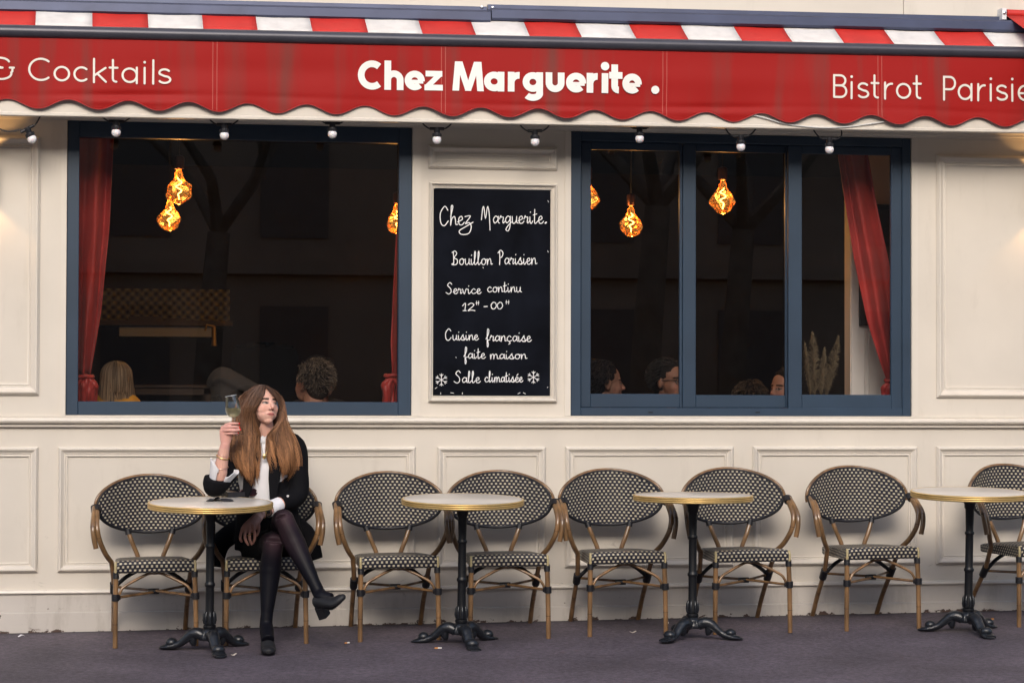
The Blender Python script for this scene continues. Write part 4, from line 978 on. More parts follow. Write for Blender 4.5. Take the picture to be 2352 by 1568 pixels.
def pendant(qx, qy, r, Y, label, seed):
    rr = random.Random(seed); c = P(qx, qy, Y); k = 5735/(Y-CAM.y+.3); rad = r/k
    t = thing('pendant_lamp', label, 'lamp', tuple(c+Vector((0, 0, -rad))), 'amber filament pendants in the dining room')
    m_ = MB(); prof = [(1e-6, -1.0)] + [(math.sin(a), -math.cos(a)) for a in [math.pi*j/18 for j in range(1, 14)]] + [(.48, .95), (.36, 1.22), (.33, 1.5), (.22, 1.62), (.17, 1.85)]
    pp = [(a*rad, b*rad) for a, b in prof]; m_.lathe(pp, 26, c)
    ph = [rr.uniform(0, 6) for _ in range(6)]; vs = []
    for v in m_.v:
        d = Vector(v)-c; a = math.atan2(d.y, d.x); z = d.z/rad
        k_ = 1+.10*math.sin(3*a+ph[0]+2*z)+.07*math.sin(5*a+ph[1]-4*z)+.05*math.sin(7*z+ph[2]+2*a)
        vs.append((c.x+d.x*k_, c.y+d.y*k_, v[2]+.05*rad*math.sin(2*a+ph[3])*(z < .6)))
    m_.v = vs; obj('bulb', m_, mAmber, t, 180)
    m_ = MB(); fl = [c+Vector((rad*.26*math.cos(k*.36+ph[4])*math.sin(math.pi*min(1, .12+k/44)), rad*.26*math.sin(k*.36+ph[4])*math.sin(math.pi*min(1, .12+k/44)), rad*(1.15-k*.040))) for k in range(45)]
    m_.tube(fl, rad*.050, 6); obj('filament', m_, mFil, t, 180)
    m_ = MB(); zz = c.z+rad*1.8; m_.lathe([(rad*.20, 0), (rad*.40, .004), (rad*.42, rad*.95), (rad*.34, rad*1.05), (.006, rad*1.15)], 18, (c.x, c.y, zz)); obj('socket', m_, mCopper, t, 40)
    m_ = MB(); m_.tube([(c.x, c.y, zz+rad*1.1), (c.x, c.y, 3.0)], .004, 6); obj('cord', m_, mRub, t, 60)
    l = bpy.data.lights.new('lamp_glow', 'POINT'); l.energy = 4; l.color = (1, .74, .46); l.shadow_soft_size = rad*.5
    lo = bpy.data.objects.new('lamp_glow', l); COL.objects.link(lo); lo.parent = t; lo.location = (0, 0, rad*.6)
for a in ((411, 441, 28, .95, 'amber filament bulb lit over the left window, upper of the touching pair', 1), (389, 505, 25, 1.7, 'amber filament bulb lit in the left window, lower of the touching pair', 2),
          (912, 512, 24, 1.5, 'amber filament bulb half hidden by the right frame of the wide window', 3), (1349, 458, 26, 1.3, 'amber filament bulb half hidden by the left frame of the sliding window', 4),
          (1449.5, 518, 25, 1.35, 'amber filament bulb hanging in the left light of the sliding window', 5), (1660, 464, 28, .95, 'amber filament bulb hanging in the middle light of the sliding window', 6)): pendant(*a)

# ------------------------------------------------------------------ wall lamps just at the picture edges
mLampB = M('dark_lamp_metal', (.05, .05, .055), .35, .6); mWarm = M('lamp_aperture', (1, .8, .5), .5, emit=(1, .62, .28), estr=14)
def sconce(qx, qy, label):
    c = P(qx, qy, 0); t = thing('wall_lamp', label, 'wall lamp', (c.x, 0, c.z))
    m_ = MB(); H = .085; m_.lathe([(.040, -H), (.043, -H), (.043, H), (.040, H), (.037, H-.012), (.0, H-.012)], 24, (c.x, -.085, c.z)); m_.lathe([(.037, -H+.012), (.04, -H)], 24, (c.x, -.085, c.z))
    m_.box(c.x-.03, c.x+.03, -.05, -.001, c.z-.04, c.z+.04); obj('body', m_, mLampB, t, 40)
    for s in (-1, 1):
        l = bpy.data.lights.new('lamp_beam', 'SPOT'); l.energy = 1.5; l.color = (1, .55, .2); l.spot_size = R(100); l.spot_blend = .35; l.shadow_soft_size = .02
        lo = bpy.data.objects.new('lamp_beam', l); COL.objects.link(lo); lo.parent = t; lo.location = (0, -.085, s*(H+.008)); lo.rotation_euler = (R(180) if s > 0 else 0, 0, 0)
sconce(-26, 402, 'up and down wall lamp glowing at the left picture edge'); sconce(2378, 446, 'up and down wall lamp glowing at the right picture edge')
# ------------------------------------------------------------------ people
mSkin = M('skin', (.6, .35, .27), .48, attr='Col', sss=.12, spec=.35)
mHair = M('hair', (.1, .05, .03), .46, attr='Col', spec=.35); mHairBase = M('hair_base', (.1, .05, .03), .75, attr='Col', spec=.1)
SKIN = (.70, .405, .315)
def basis(yaw, pitch=0, roll=0):
    """head axes: face looks to -y turned by yaw towards +x, pitched up, rolled"""
    f = Vector((math.sin(yaw)*math.cos(pitch), -math.cos(yaw)*math.cos(pitch), math.sin(pitch)))
    r_ = Vector((math.cos(yaw), math.sin(yaw), 0)); u = f.cross(r_)*-1; u = r_.cross(f)*1.0
    if u.z < 0: u = -u
    r2 = r_*math.cos(roll)+u*math.sin(roll); u2 = u*math.cos(roll)-r_*math.sin(roll)
    return r2, u2, f
def head_mb(mb, c, ax, s=1.0):
    r_, u, f = ax; c = Vector(c)
    def p(x, y, z): return c + r_*(x*s)+u*(y*s)+f*(z*s)
    def E_(x, y, z, a, b, d): mb.ell(p(x, y, z), (a*s, b*s, d*s), (r_, u, f), 20, 14)
    E_(0, .028, -.016, .074, .080, .092); E_(0, -.018, .022, .063, .078, .064); E_(0, -.062, .030, .050, .042, .050)
    E_(0, -.090, .052, .026, .021, .025); E_(.031, -.030, .045, .030, .036, .028); E_(-.031, -.030, .045, .030, .036, .028); E_(0, -.060, .056, .036, .034, .030); E_(.028, -.056, .041, .027, .030, .028); E_(-.028, -.056, .041, .027, .030, .028)
    E_(0, .024, .060, .046, .014, .017); E_(.030, .022, .057, .021, .010, .016); E_(-.030, .022, .057, .021, .010, .016)
    mb.tube([p(0, .018, .070), p(0, .002, .082), p(0, -.012, .091), p(0, -.026, .1005), p(0, -.033, .096)], [.0078*s, .0072*s, .0080*s, .0105*s, .0085*s], 10)
    for q in (-1, 1): E_(q*.0110, -.0325, .087, .0072, .0064, .0090); E_(q*.030, -.002, .0635, .0140, .0100, .011); E_(q*.073, -.008, -.012, .010, .030, .018)
    E_(0, -.0575, .0805, .020, .0048, .0095); E_(0, -.0665, .0790, .0165, .0056, .0095); E_(.014, -.061, .076, .012, .005, .008); E_(-.014, -.061, .076, .012, .005, .008)
def head_paint(a, c, ctr, ax, s=1.0, brow=(.035, .018, .010), lip=(.47, .16, .14), eye=True, female=True):
    r_, u, f = [np.array(v[:]) for v in ax]; d = a-np.array(ctr[:]); x, y, z = d@r_/s, d@u/s, d@f/s
    near = (np.abs(x) < .1) & (np.abs(y) < .14) & (z > .02)
    for sg in (-1, 1):                                  # warm cheeks
        w = np.exp(-(((x-sg*.038)/.018)**2+((y+.030)/.022)**2))*near; c[:, :3] += w[:, None]*(np.array([.70, .31, .24])-c[:, :3])*.5
    w = np.exp(-((x/.012)**2+((y+.032)/.010)**2))*(z > .08); c[:, :3] += w[:, None]*(np.array([.60, .24, .18])-c[:, :3])*.5
    yl = y+.0615-.004*(np.abs(x)/.022)**2*-1; m = near & (z > .06) & (np.abs(x) < .0235) & (np.abs(y+.0620) < .0092*(1-(x/.0245)**2)); c[m, :3] = lip
    m = near & (z > .05) & (np.abs(x) < .0225) & (np.abs(y+.0612+.0015*np.cos(x*140)) < .0016); c[m, :3] = np.array(lip)*.35
    for sg in (-1, 1):
        xx = (x-sg*.030)
        m = near & (z > .035) & (np.abs(xx) < .019) & (np.abs(y-.0205+.10*(xx*sg-.004)*(xx*sg > .004)-.12*(-xx*sg)*(xx*sg < 0)*-.3) < .0052-.12*np.clip(xx*sg, 0, 1)*.9); c[m, :3] = brow
        if eye:
            m = near & (z > .03) & (np.abs(xx) < .0150) & (np.abs(y+.0022) < .0068*(1-(xx/.0170)**2)); c[m, :3] = (.30, .24, .215)
            m = near & (z > .03) & (((xx-.004)**2+(y+.0018)**2) < .0064**2) & (y < .0022); c[m, :3] = (.035, .022, .015)
            m = near & (z > .03) & (np.abs(xx) < .0165) & (np.abs(y-.0026+.22*np.abs(xx)*(np.abs(xx) > .004)-.0012) < .0017); c[m, :3] = (.028, .014, .010)
            m = near & (z > .03) & (np.abs(xx) < .017) & (np.abs(y-.0095+.15*np.abs(xx)) < .0032); c[m, :3] *= (.80, .72, .70)
    for sg in (-1, 1):
        m = near & (z > .075) & (((x-sg*.0075)/.0036)**2+((y+.0385)/.0022)**2 < 1); c[m, :3] = (.16, .05, .04)
def limb(mb, pts, rad, k=5, n=14, up=None):
    q = catmull(pts, k); mb.tube(q, lerps(rad, len(q)), n, up=up)
def hand_finger(mb, pts, r=.0078): q = catmull(pts, 4); mb.tube(q, lerps([r*1.05, r, r*.93, r*.80], len(q)), 9); mb.ell(q[-1], (r*.80, r*.80, r*.80), None, 8, 6)
def strands(name, specs, parent, mats, rad=.0016, seg=12):
    """hair: thin tapered three-sided strands; specs = list of (points, root colour, tip colour, radius)"""
    vs = []; fs = []; cs = []
    for pts, c0, c1, rr_ in specs:
        q = catmull(pts, max(2, seg//(len(pts)-1))); n = len(q); b = len(vs)
        for i, pt in enumerate(q):
            tg = (q[min(i+1, n-1)]-q[max(i-1, 0)]).normalized(); a1 = tg.cross(Vector((.2, 1, .1))).normalized(); a2 = tg.cross(a1)
            t = i/(n-1); tc3 = t**1.5; w = rr_*(1-.75*max(0, (t-.6)/.4))
            for k in range(3):
                an = 2.0944*k; vs.append(pt+a1*(w*math.cos(an))*1.5+a2*(w*math.sin(an))); cs.append([c0[j]*(1-tc3)+c1[j]*tc3 for j in range(3)]+[1])
        for i in range(n-1):
            for k in range(3): fs.append((b+i*3+k, b+i*3+(k+1) % 3, b+(i+1)*3+(k+1) % 3, b+(i+1)*3+k))
    me = bpy.data.meshes.new(name); o0 = ORG[parent.name]
    me.from_pydata([(v.x-o0[0], v.y-o0[1], v.z-o0[2]) for v in vs], [], fs)
    at = me.color_attributes.new('Col', 'FLOAT_COLOR', 'POINT'); at.data.foreach_set('color', np.array(cs, dtype=np.float32).ravel())
    me.materials.append(mats); shade(me, 180)
    o = bpy.data.objects.new(name, me); COL.objects.link(o); o.parent = parent; ORG[o.name] = o0
    return o

# ---- the woman -------------------------------------------------------
rw = random.Random(11)
wx = 1.03
WO = thing('person', 'woman in black blazer with long brown hair, seated outside and raising a wine glass', 'woman', (wx, -.6, GZ(wx, -.6)))
Q = lambda px, py, Y: P(px, py, Y)
hc = Q(604, 928, -.49); hax = basis(R(28), R(6), R(-4)); HSC = .98
def HP(x, y, z): return hc+hax[0]*(x*HSC)+hax[1]*(y*HSC)+hax[2]*(z*HSC)
shR, shL = Q(553, 1032, -.45), Q(672, 1031, -.45)
elR, wrR = Q(499, 1119, -.585), Q(518, 1016, -.655)
elL, wrL = Q(682, 1136, -.50), Q(597, 1181, -.665)
hipR, hipL = Q(594, 1262, -.43), Q(644, 1260, -.43)
knR, anR = Q(627, 1246, -.84), Q(611, 1432, -.855)
knL, anL = Q(651, 1192, -.86), Q(733, 1362, -1.00)
b = MB(); head_mb(b, hc, hax, HSC)
limb(b, [HP(0, -.04, -.02), Q(609, 985, -.47), Q(609, 1012, -.44), Q(612, 1030, -.43)], [.052, .046, .048, .06])
limb(b, [Q(612, 1018, -.43), Q(613, 1060, -.43), Q(614, 1120, -.42), Q(616, 1180, -.41), Q(619, 1255, -.41)], [(.05, .10), (.085, .145), (.085, .135), (.075, .12), (.10, .16)], 5, 20, up=(0, 1, 0))
for s_, e_, w_2 in ((shR, elR, wrR), (shL, elL, wrL)):
    limb(b, [Q(612, 1022, -.43), s_, s_.lerp(e_, .5), e_], [.05, .048, .041, .036]); limb(b, [e_, e_.lerp(w_2, .35), w_2], [.036, .037, .0235])
for h_, k_, a_ in ((hipR, knR, anR), (hipL, knL, anL)):
    limb(b, [h_, h_.lerp(k_, .5), k_+Vector((0, .01, 0))], [.070, .058, .036]); limb(b, [k_+Vector((0, .01, 0)), k_.lerp(a_, .34)+Vector((0, .022, 0)), k_.lerp(a_, .62)+Vector((0, .011, 0)), a_], [.034, .040, .030, .022])
# right hand round the stem
def fing(pts, r=.0076): hand_finger(b, [Q(*p_) for p_ in pts], r)
limb(b, [wrR, Q(519, 1002, -.662), Q(520, 990, -.668), Q(522, 980, -.672)], [(.020, .026), (.018, .033), (.017, .036), (.014, .030)], 4, 14, up=(0, 1, 0))
fing([(516, 977, -.674), (527, 972.5, -.700), (539, 972, -.706), (549, 972.5, -.692)]); fing([(512, 983, -.676), (525, 980, -.706), (539, 980, -.712), (549.5, 981, -.694)], .0078)
fing([(511.5, 989, -.674), (525, 987.5, -.704), (540, 988, -.710), (552, 986.5, -.692)], .0076); fing([(514, 996, -.668), (526, 995, -.694), (538, 994.5, -.700), (547, 993.5, -.686)], .0068)
fing([(519, 1001, -.648), (527, 994, -.640), (535, 985, -.650), (542, 979, -.664)], .0088)
# left hand hanging over the thigh
limb(b, [wrL, Q(590, 1190, -.69), Q(579, 1204, -.725), Q(570, 1214, -.75), Q(569, 1221, -.765)], [(.018, .024), (.017, .028), (.016, .034), (.014, .036), (.010, .034)], 4, 14, up=(0, 1, 0))
fing([(581, 1204, -.742), (584.5, 1222, -.775), (585, 1236, -.780), (581, 1247, -.765)], .0080); fing([(573, 1208, -.748), (573, 1227, -.790), (574, 1240, -.796), (578, 1249, -.78)], .0080)
fing([(565, 1210, -.748), (562.5, 1230, -.790), (565, 1242, -.796), (570, 1250, -.78)], .0080); fing([(557, 1211, -.745), (552.5, 1229, -.775), (552, 1238, -.78), (555, 1243, -.765)], .0075)
fing([(586, 1192, -.70), (594, 1204, -.715), (594, 1218, -.735), (590, 1229, -.75)], .0085)
me = remesh(b, .0026, 3, .5, 'body')
def wpaint(a, c):
    head_paint(a, c, hc, hax, HSC)
    dd = a-np.array(hc[:]); yy = dd@np.array(hax[1][:])/HSC; zz = dd@np.array(hax[2][:])/HSC; m = (yy > .080+.25*np.clip(zz, 0, .1)) | ((yy > -.02) & (zz < -.03)); c[m, :3] = (.05, .027, .019)
    for p_ in ((550.5, 972.5, -.694), (551, 981, -.696), (553.5, 986.3, -.694), (548.5, 993.3, -.688)):
        m = np.linalg.norm(a-np.array(Q(*p_)[:]), axis=1) < .0085; c[m, :3] = (.75, .03, .02)
    w = np.clip((Q(600, 1000, -.6).z-a[:, 2])/.1, 0, 1)*(a[:, 2] < Q(600, 1165, -.6).z+.06)
    m = (np.linalg.norm(a-np.array(Q(568, 1225, -.77)[:]), axis=1) < .13); c[m, :3] = (.50, .25, .19)
    m = np.linalg.norm(a-np.array(Q(522, 992, -.68)[:]), axis=1) < .09; k_ = (c[:, 0] > .55) & m & (c[:, 1] > .2); c[k_, :3] = (.68, .36, .30)
colour(me, wpaint, SKIN); body_o = obj('body', me, mSkin, WO, 180)

# clothes: each a shell grown from fuller limbs
mBlk = M('black_wool', (.0045, .0045, .006), .85, bump=.35, bscale=30, spec=.15); mSkirt = M('black_skirt', (.003, .003, .0035), .85, bump=.2, spec=.12)
mBlouse = M('white_cotton', (.74, .73, .75), .7, bump=.8, bscale=17)
mTights = bpy.data.materials.new('sheer_tights'); mTights.use_nodes = True; tt = mTights.node_tree; bb = tt.nodes['Principled BSDF']; bb.inputs['Roughness'].default_value = .5; bb.inputs['Specular IOR Level'].default_value = .16
at_ = node(tt, 'ShaderNodeAttribute', attribute_name='Col'); tt.links.new(at_.outputs['Color'], bb.inputs['Base Color'])
b = MB()
for h_, k_, a_ in ((hipR, knR, anR), (hipL, knL, anL)):
    limb(b, [h_.lerp(k_, .3), h_.lerp(k_, .7), k_+Vector((0, .02, -.004)), k_+Vector((0, -.016, -.012))], [.074, .066, .058, .046])
    d = (a_-k_); bk = Vector((0, .022, 0))
    limb(b, [k_+Vector((0, .0, .004)), k_.lerp(a_, .12)+bk*.3, k_.lerp(a_, .34)+bk, k_.lerp(a_, .62)+bk*.5, k_.lerp(a_, .86), a_], [.053, .052, .0565, .043, .032, .033], 5, 16)
limb(b, [anR, Q(613, 1450, -.89), Q(616, 1470, -.95)], [.034, .037, .032])
limb(b, [anL, Q(741, 1371, -1.025), Q(762, 1376, -1.05)], [.034, .038, .032])
me = remesh(b, .004, 10, .5, 'tights')
def tpaint(a, c):
    for kx, rr_, st_ in ((knR+Vector((.0, -.05, .01)), .055, 1.0), (knL+Vector((.01, -.05, .01)), .055, 1.0), (knL.lerp(anL, .3)+Vector((-.01, -.05, 0)), .10, .30)):
        w = np.exp(-(np.linalg.norm(a-np.array(kx[:]), axis=1)/rr_)**2)*st_; c[:, :3] += w[:, None]*(np.array([.040, .021, .027])-c[:, :3])
colour(me, tpaint, (.0030, .0030, .0060)); obj('tights', me, mTights, WO, 180)
b = MB()
limb(b, [Q(619, 1190, -.40), Q(619, 1225, -.41), Q(619, 1262, -.41)], [(.10, .15), (.115, .18), (.10, .185)], 4, 20, up=(0, 1, 0))
for h_, k_, f_ in ((hipR, knR, .80), (hipL, knL, .74)):
    limb(b, [h_, h_.lerp(k_, .4), h_.lerp(k_, f_)], [.098, .088, .072])
limb(b, [hipR.lerp(hipL, .3), knR.lerp(knL, .25)+Vector((-.03, .20, .0))], [.10, .085])
me = remesh(b, .006, 3, .5, 'skirt'); obj('skirt', me, mSkirt, WO, 180)
# blouse torso
b = MB()
limb(b, [Q(608, 1010, -.455), Q(611, 1040, -.452), Q(611, 1070, -.45), Q(611, 1120, -.44), Q(614, 1185, -.43)], [(.055, .062), (.088, .12), (.104, .150), (.102, .142), (.09, .13)], 5, 24, up=(0, 1, 0))
me = remesh(b, .005, 3, .5, 'blouse'); bl = obj('blouse', me, mBlouse, WO, 180)
m_ = MB()                                          # ruffled stand collar and button placket
cc = Q(606, 1012, -.465); n_ = 72
for row in range(2):
    v0 = []; fs = []
    for k in range(n_):
        a_ = 2*math.pi*k/n_
        for j, (rr_, zz) in enumerate(((.053, -.030), (.054, .0), (.058+.006*math.sin(11*a_+row), .013+.004*math.sin(17*a_)))):
            v0.append(cc+Vector((rr_*math.cos(a_)*1.0, rr_*.95*math.sin(a_)+.0, zz-row*.012-.012*math.cos(a_+math.pi/2)*-1)))
    for k in range(n_):
        for j in range(2): q = (k+1) % n_; fs.append((k*3+j, q*3+j, q*3+j+1, k*3+j+1))
    m_.add(v0, fs)
o = obj('collar', m_, mBlouse, bl, 180); s_ = o.modifiers.new('t', 'SOLIDIFY'); s_.thickness = .002
# blazer: cut open along the front
b = MB()
limb(b, [Q(612, 1014, -.425), Q(613, 1030, -.43), Q(613, 1062, -.435), Q(613, 1120, -.43), Q(615, 1190, -.42), Q(616, 1240, -.40)], [(.062, .085), (.096, .140), (.112, .152), (.112, .150), (.112, .165), (.105, .185)], 5, 28, up=(0, 1, 0))
limb(b, [Q(585, 1022, -.43), shR+Vector((-.004, 0, .006)), shR.lerp(elR, .5), elR+Vector((-.01, 0, .01)), elR+Vector((-.006, -.02, .045))], [.075, .066, .060, .060, .066], 6, 18)
limb(b, [elR+Vector((0, -.01, .0)), elR.lerp(wrR, .16)], [.058, .064], 3, 18)
limb(b, [Q(640, 1020, -.43), shL+Vector((.006, 0, .008)), shL.lerp(elL, .5)+Vector((.012, 0, 0)), elL+Vector((.0, 0, .0)), elL.lerp(wrL, .45)], [.075, .066, .060, .056, .046], 6, 18)
for dx, q in ((Q(512, 1240, -.36), Q(494, 1300, -.33)), (Q(700, 1225, -.34), Q(724, 1285, -.33))):   # hem hanging over both sides of the seat
    limb(b, [Q(600 if dx.x < 1 else 640, 1190, -.40), dx, q], [(.05, .06), (.030, .055), (.016, .045)], 5, 14, up=(0, 1, 0))
me = remesh(b, .0055, 3, .5, 'blazer')
bm = bmesh.new(); bm.from_mesh(me)
kill = []
cw, sw = math.cos(YAW), math.sin(YAW)
def prj(p_):
    v = p_-CAM; z = v.dot(FW); return 1176+FPX*v.dot(RT)/z, 784-FPX*v.dot(UP)/z
zwr = elR.lerp(wrR, .13)
for f in bm.faces:
    c_ = f.calc_center_median(); x_, y_ = prj(c_)
    if c_.y < -.475 and 1000 < y_ < 1175:
        t = (y_-1000)/175
        if 586-26*t < x_ < 622+2*t and c_.y > -.60: kill.append(f)
    elif y_ < 1024 and abs(x_-607) < 30: kill.append(f)
bmesh.ops.delete(bm, geom=kill, context='FACES'); bm.to_mesh(me); bm.free()
bz = obj('blazer', me, mBlk, WO, 180); s_ = bz.modifiers.new('t', 'SOLIDIFY'); s_.thickness = .006; s_.offset = -1
m_ = MB()                                          # lapels
for pts in (((588, 1012, -.50), (580, 1050, -.555), (572, 1100, -.565), (562, 1150, -.565)), ((622, 1012, -.50), (632, 1050, -.555), (630, 1100, -.565), (626, 1160, -.565))):
    q = catmull([Q(*p_) for p_ in pts], 6); m_.tube(q, lerps([(.004, .020), (.005, .034), (.005, .030), (.004, .012)], len(q)), 12, up=(0, 1, 0))
obj('lapel', m_, mBlk, bz, 60)
m_ = MB(); m_.lathe([(.0065, 0), (.0065, .003), (.004, .0045), (0, .0045)], 14, Q(661, 1139, -.625), axis=(-.1, -1, .2)); obj('button', m_, M('horn_button', (.55, .52, .5), .25), bz, 40)
# flared cuff round the raised forearm, and the crumpled one at the other wrist
ax_ = (wrR-elR).normalized(); e1_ = Vector((1, 0, 0)); e1_ = (e1_-ax_*e1_.dot(ax_)).normalized(); e2_ = ax_.cross(e1_)
m_ = MB(); n_ = 60; rows = []
for j in range(9):
    t = j/8
    for k in range(n_):
        a_ = 2*math.pi*k/n_; ca, sa = math.cos(a_), math.sin(a_)
        flare = .050+.006*t+(.034*t**1.5 if ca > 0 else .010*t)*abs(ca)+.004*math.sin(5*a_+1)*t
        hgt = .018+.098*t*(1-.20*max(0, ca)+.32*max(0, -ca)-.62*max(0, -sa*1.0)*(1 if True else 0)*.0-.30*math.exp(-((a_-4.9)/.5)**2))+.006*math.sin(7*a_)*t
        rows.append(elR+Vector((.004, 0, .0))+ax_*hgt+e1_*(flare*ca)+e2_*(flare*.85*sa))
fs = [(j*n_+k, j*n_+(k+1) % n_, (j+1)*n_+(k+1) % n_, (j+1)*n_+k) for j in range(8) for k in range(n_)]
# the cuff is slit open on the camera side
fs = [f for f in fs if not (f[0]//n_ > 1 and (rows[f[0]]-elR).y < -.030 and -.022 < (rows[f[0]]-elR).x-.24*(rows[f[0]].z-elR.z) < .016)]
m_.add(rows, fs); o = obj('cuff', m_, mBlouse, bl, 180); s_ = o.modifiers.new('t', 'SOLIDIFY'); s_.thickness = .003
b = MB(); a0 = elL.lerp(wrL, .50); a1 = elL.lerp(wrL, .74)
limb(b, [a0, a0.lerp(a1, .5), a1], [.038, .041, .040], 5, 18)
for k in range(7):
    t = k/6; c_ = a0.lerp(a1, t); d = (a1-a0).normalized(); p1 = d.cross(Vector((0, 0, 1))).normalized(); p2 = d.cross(p1)
    b.tube([c_+p1*(.038*math.cos(q))+p2*((.036+.004*math.sin(2*q+k))*math.sin(q)) for q in [2*math.pi*j/14 for j in range(14)]], .006, 6, closed=True, cap=False)
me = remesh(b, .004, 2, .5, 'cuff'); obj('cuff', me, mBlouse, bl, 180)
# jewellery
mGold = M('gold', (.80, .55, .22), .25, 1.0); mPink = M('rose_gold', (.78, .52, .42), .3, 1.0)
def bangle(t, r, rad, mat, tilt, e_=elR, w_3=wrR):
    c_ = e_.lerp(w_3, t); d = ((w_3-e_).normalized()+Vector((tilt, 0, 0))).normalized(); p1 = d.cross(Vector((0, 1, 0))).normalized(); p2 = d.cross(p1); m = MB()
    m.tube([c_+p1*(r*math.cos(q))+p2*(r*math.sin(q)) for q in [2*math.pi*j/26 for j in range(26)]], rad, 6, closed=True, cap=False); obj('bracelet', m, mat, WO, 60)
bangle(.74, .0315, .0016, mPink, .2); bangle(.68, .033, .0030, mGold, .1); bangle(.46, .0375, .0018, mPink, -.15)
bangle(.93, .0285, .0026, mGold, .0, elL, wrL)
c_ = elL.lerp(wrL, .80); d = (wrL-elL).normalized(); p1 = d.cross(Vector((0, 0, 1))).normalized(); p2 = d.cross(p1); m = MB()
m.tube([c_+p1*(.031*math.cos(q))+p2*(.029*math.sin(q)) for q in [2*math.pi*j/26 for j in range(26)]], [(.0025, .010)]*26, 8, closed=True, cap=False)
m.box(c_.x-.012, c_.x+.012, c_.y-.040, c_.y-.030, c_.z-.014, c_.z+.014); obj('watch', m, M('black_watch', (.01, .01, .014), .25), WO, 50)
c_ = Q(573, 1228, -.79); m = MB(); m.tube([c_+Vector((.0095*math.cos(q), .0095*math.sin(q), .003*math.cos(q))) for q in [2*math.pi*j/18 for j in range(18)]], .0022, 6, closed=True, cap=False); obj('ring', m, mGold, WO, 60)
m = MB(); m.tube(catmull([Q(600, 1016, -.53), Q(603, 1036, -.565), Q(607, 1046, -.58), Q(614, 1034, -.57), Q(618, 1018, -.53)], 5), .0012, 5)
m.ell(Q(607, 1048, -.585), (.011, .014, .004), None, 12, 8); obj('necklace', m, mGold, WO, 60)
# shoes
mShoe = M('black_suede', (.008, .008, .010), .6, bump=.2); mSole = M('shoe_sole', (.016, .015, .016), .5)
def shoe(heel, ball, toe, up, sole_up=.0):
    """pump: heel, ball and toe of the sole line; up = direction out of the foot's top"""
    hV, bV, tV = Vector(heel), Vector(ball), Vector(toe); u = Vector(up).normalized(); fw = (tV-hV).normalized(); sdv = fw.cross(u).normalized(); b2 = MB()
    pth = [hV+u*.030, hV.lerp(bV, .35)+u*.030, bV+u*.022, bV.lerp(tV, .6)+u*.018, tV+u*.014]
    q = catmull(pth, 5); b2.tube(q, lerps([(.034, .029), (.030, .031), (.025, .040), (.020, .034), (.012, .014)], len(q)), 16, up=tuple(u))
    me_ = remesh(b2, .004, 3, .5, 'shoe'); sh = obj('shoe', me_, mShoe, WO, 180)
    m2_ = MB(); q = catmull([hV, hV.lerp(bV, .5)+u*.004, bV, tV.lerp(bV, .1)+u*.006], 5); m2_.tube(q, lerps([(.004, .027), (.004, .024), (.004, .038), (.004, .012)], len(q)), 12, up=tuple(u)); obj('sole', m2_, mSole, sh, 50)
    m2_ = MB(); hc_ = hV+fw*.018; hh = .062
    a8 = [hc_+fw*x_*.026+sdv*y_*.025-u*(hh if z_ else -.012)+(fw*(-.004) if z_ else Vector()) for z_ in (0, 1) for x_, y_ in ((-1, -1), (1, -1), (1, 1), (-1, 1))]
    m2_.add(a8, [(0, 1, 2, 3), (4, 7, 6, 5), (0, 4, 5, 1), (1, 5, 6, 2), (2, 6, 7, 3), (3, 7, 4, 0)]); o2 = obj('heel', m2_, mShoe, sh, 0); bev(o2, .004)
gx, gy = 1.005, -1.0
tz = Q(617, 1499, -1.02)
h0 = Q(611, 1455, -.84); h0.z = GZ(h0.x, -.84)+.062
bR = Q(616, 1494, -.965); bR.z = GZ(bR.x, -.965)+.006; tR = Q(617, 1498, -1.03); tR.z = GZ(tR.x, -1.03)+.006
shoe(h0, bR, tR, (0, -.25, 1))
shoe(Q(731, 1394, -1.00), Q(770, 1391, -1.09), Q(794, 1374, -1.13), (-.42, -.28, .90))

# hair: a soft base volume under some fifteen hundred strands
D1, D2, D3 = (.052, .028, .020), (.135, .064, .032), (.50, .235, .100)
b = MB()
b.ell(HP(0, .026, -.030), (.081*HSC, .0845*HSC, .095*HSC), hax, 22, 16); b.ell(HP(-.035, -.05, -.035), (.052, .095, .058), hax, 16, 12)
limb(b, [HP(-.055, .0, .0), Q(570, 960, -.475), Q(566, 1005, -.50), Q(563, 1045, -.535), Q(570, 1080, -.565), Q(575, 1105, -.575)], [.045, .052, .054, .052, .040, .012], 5, 14)
limb(b, [HP(.040, .0, -.04), Q(643, 965, -.46), Q(645, 1000, -.49), Q(654, 1035, -.53), Q(658, 1065, -.56), Q(655, 1090, -.57)], [.040, .034, .045, .048, .036, .012], 5, 14)
limb(b, [HP(0, .0, -.08), Q(612, 1000, -.40), Q(614, 1060, -.36)], [.07, .075, .05])
me = remesh(b, .006, 4, .5, 'hair')
def hpaint(a, c):
    t = np.clip((hc.z-.02-a[:, 2])/.34, 0, 1)[:, None]; c[:, :3] = np.array(D1)*(1-t)+np.array(D2)*t
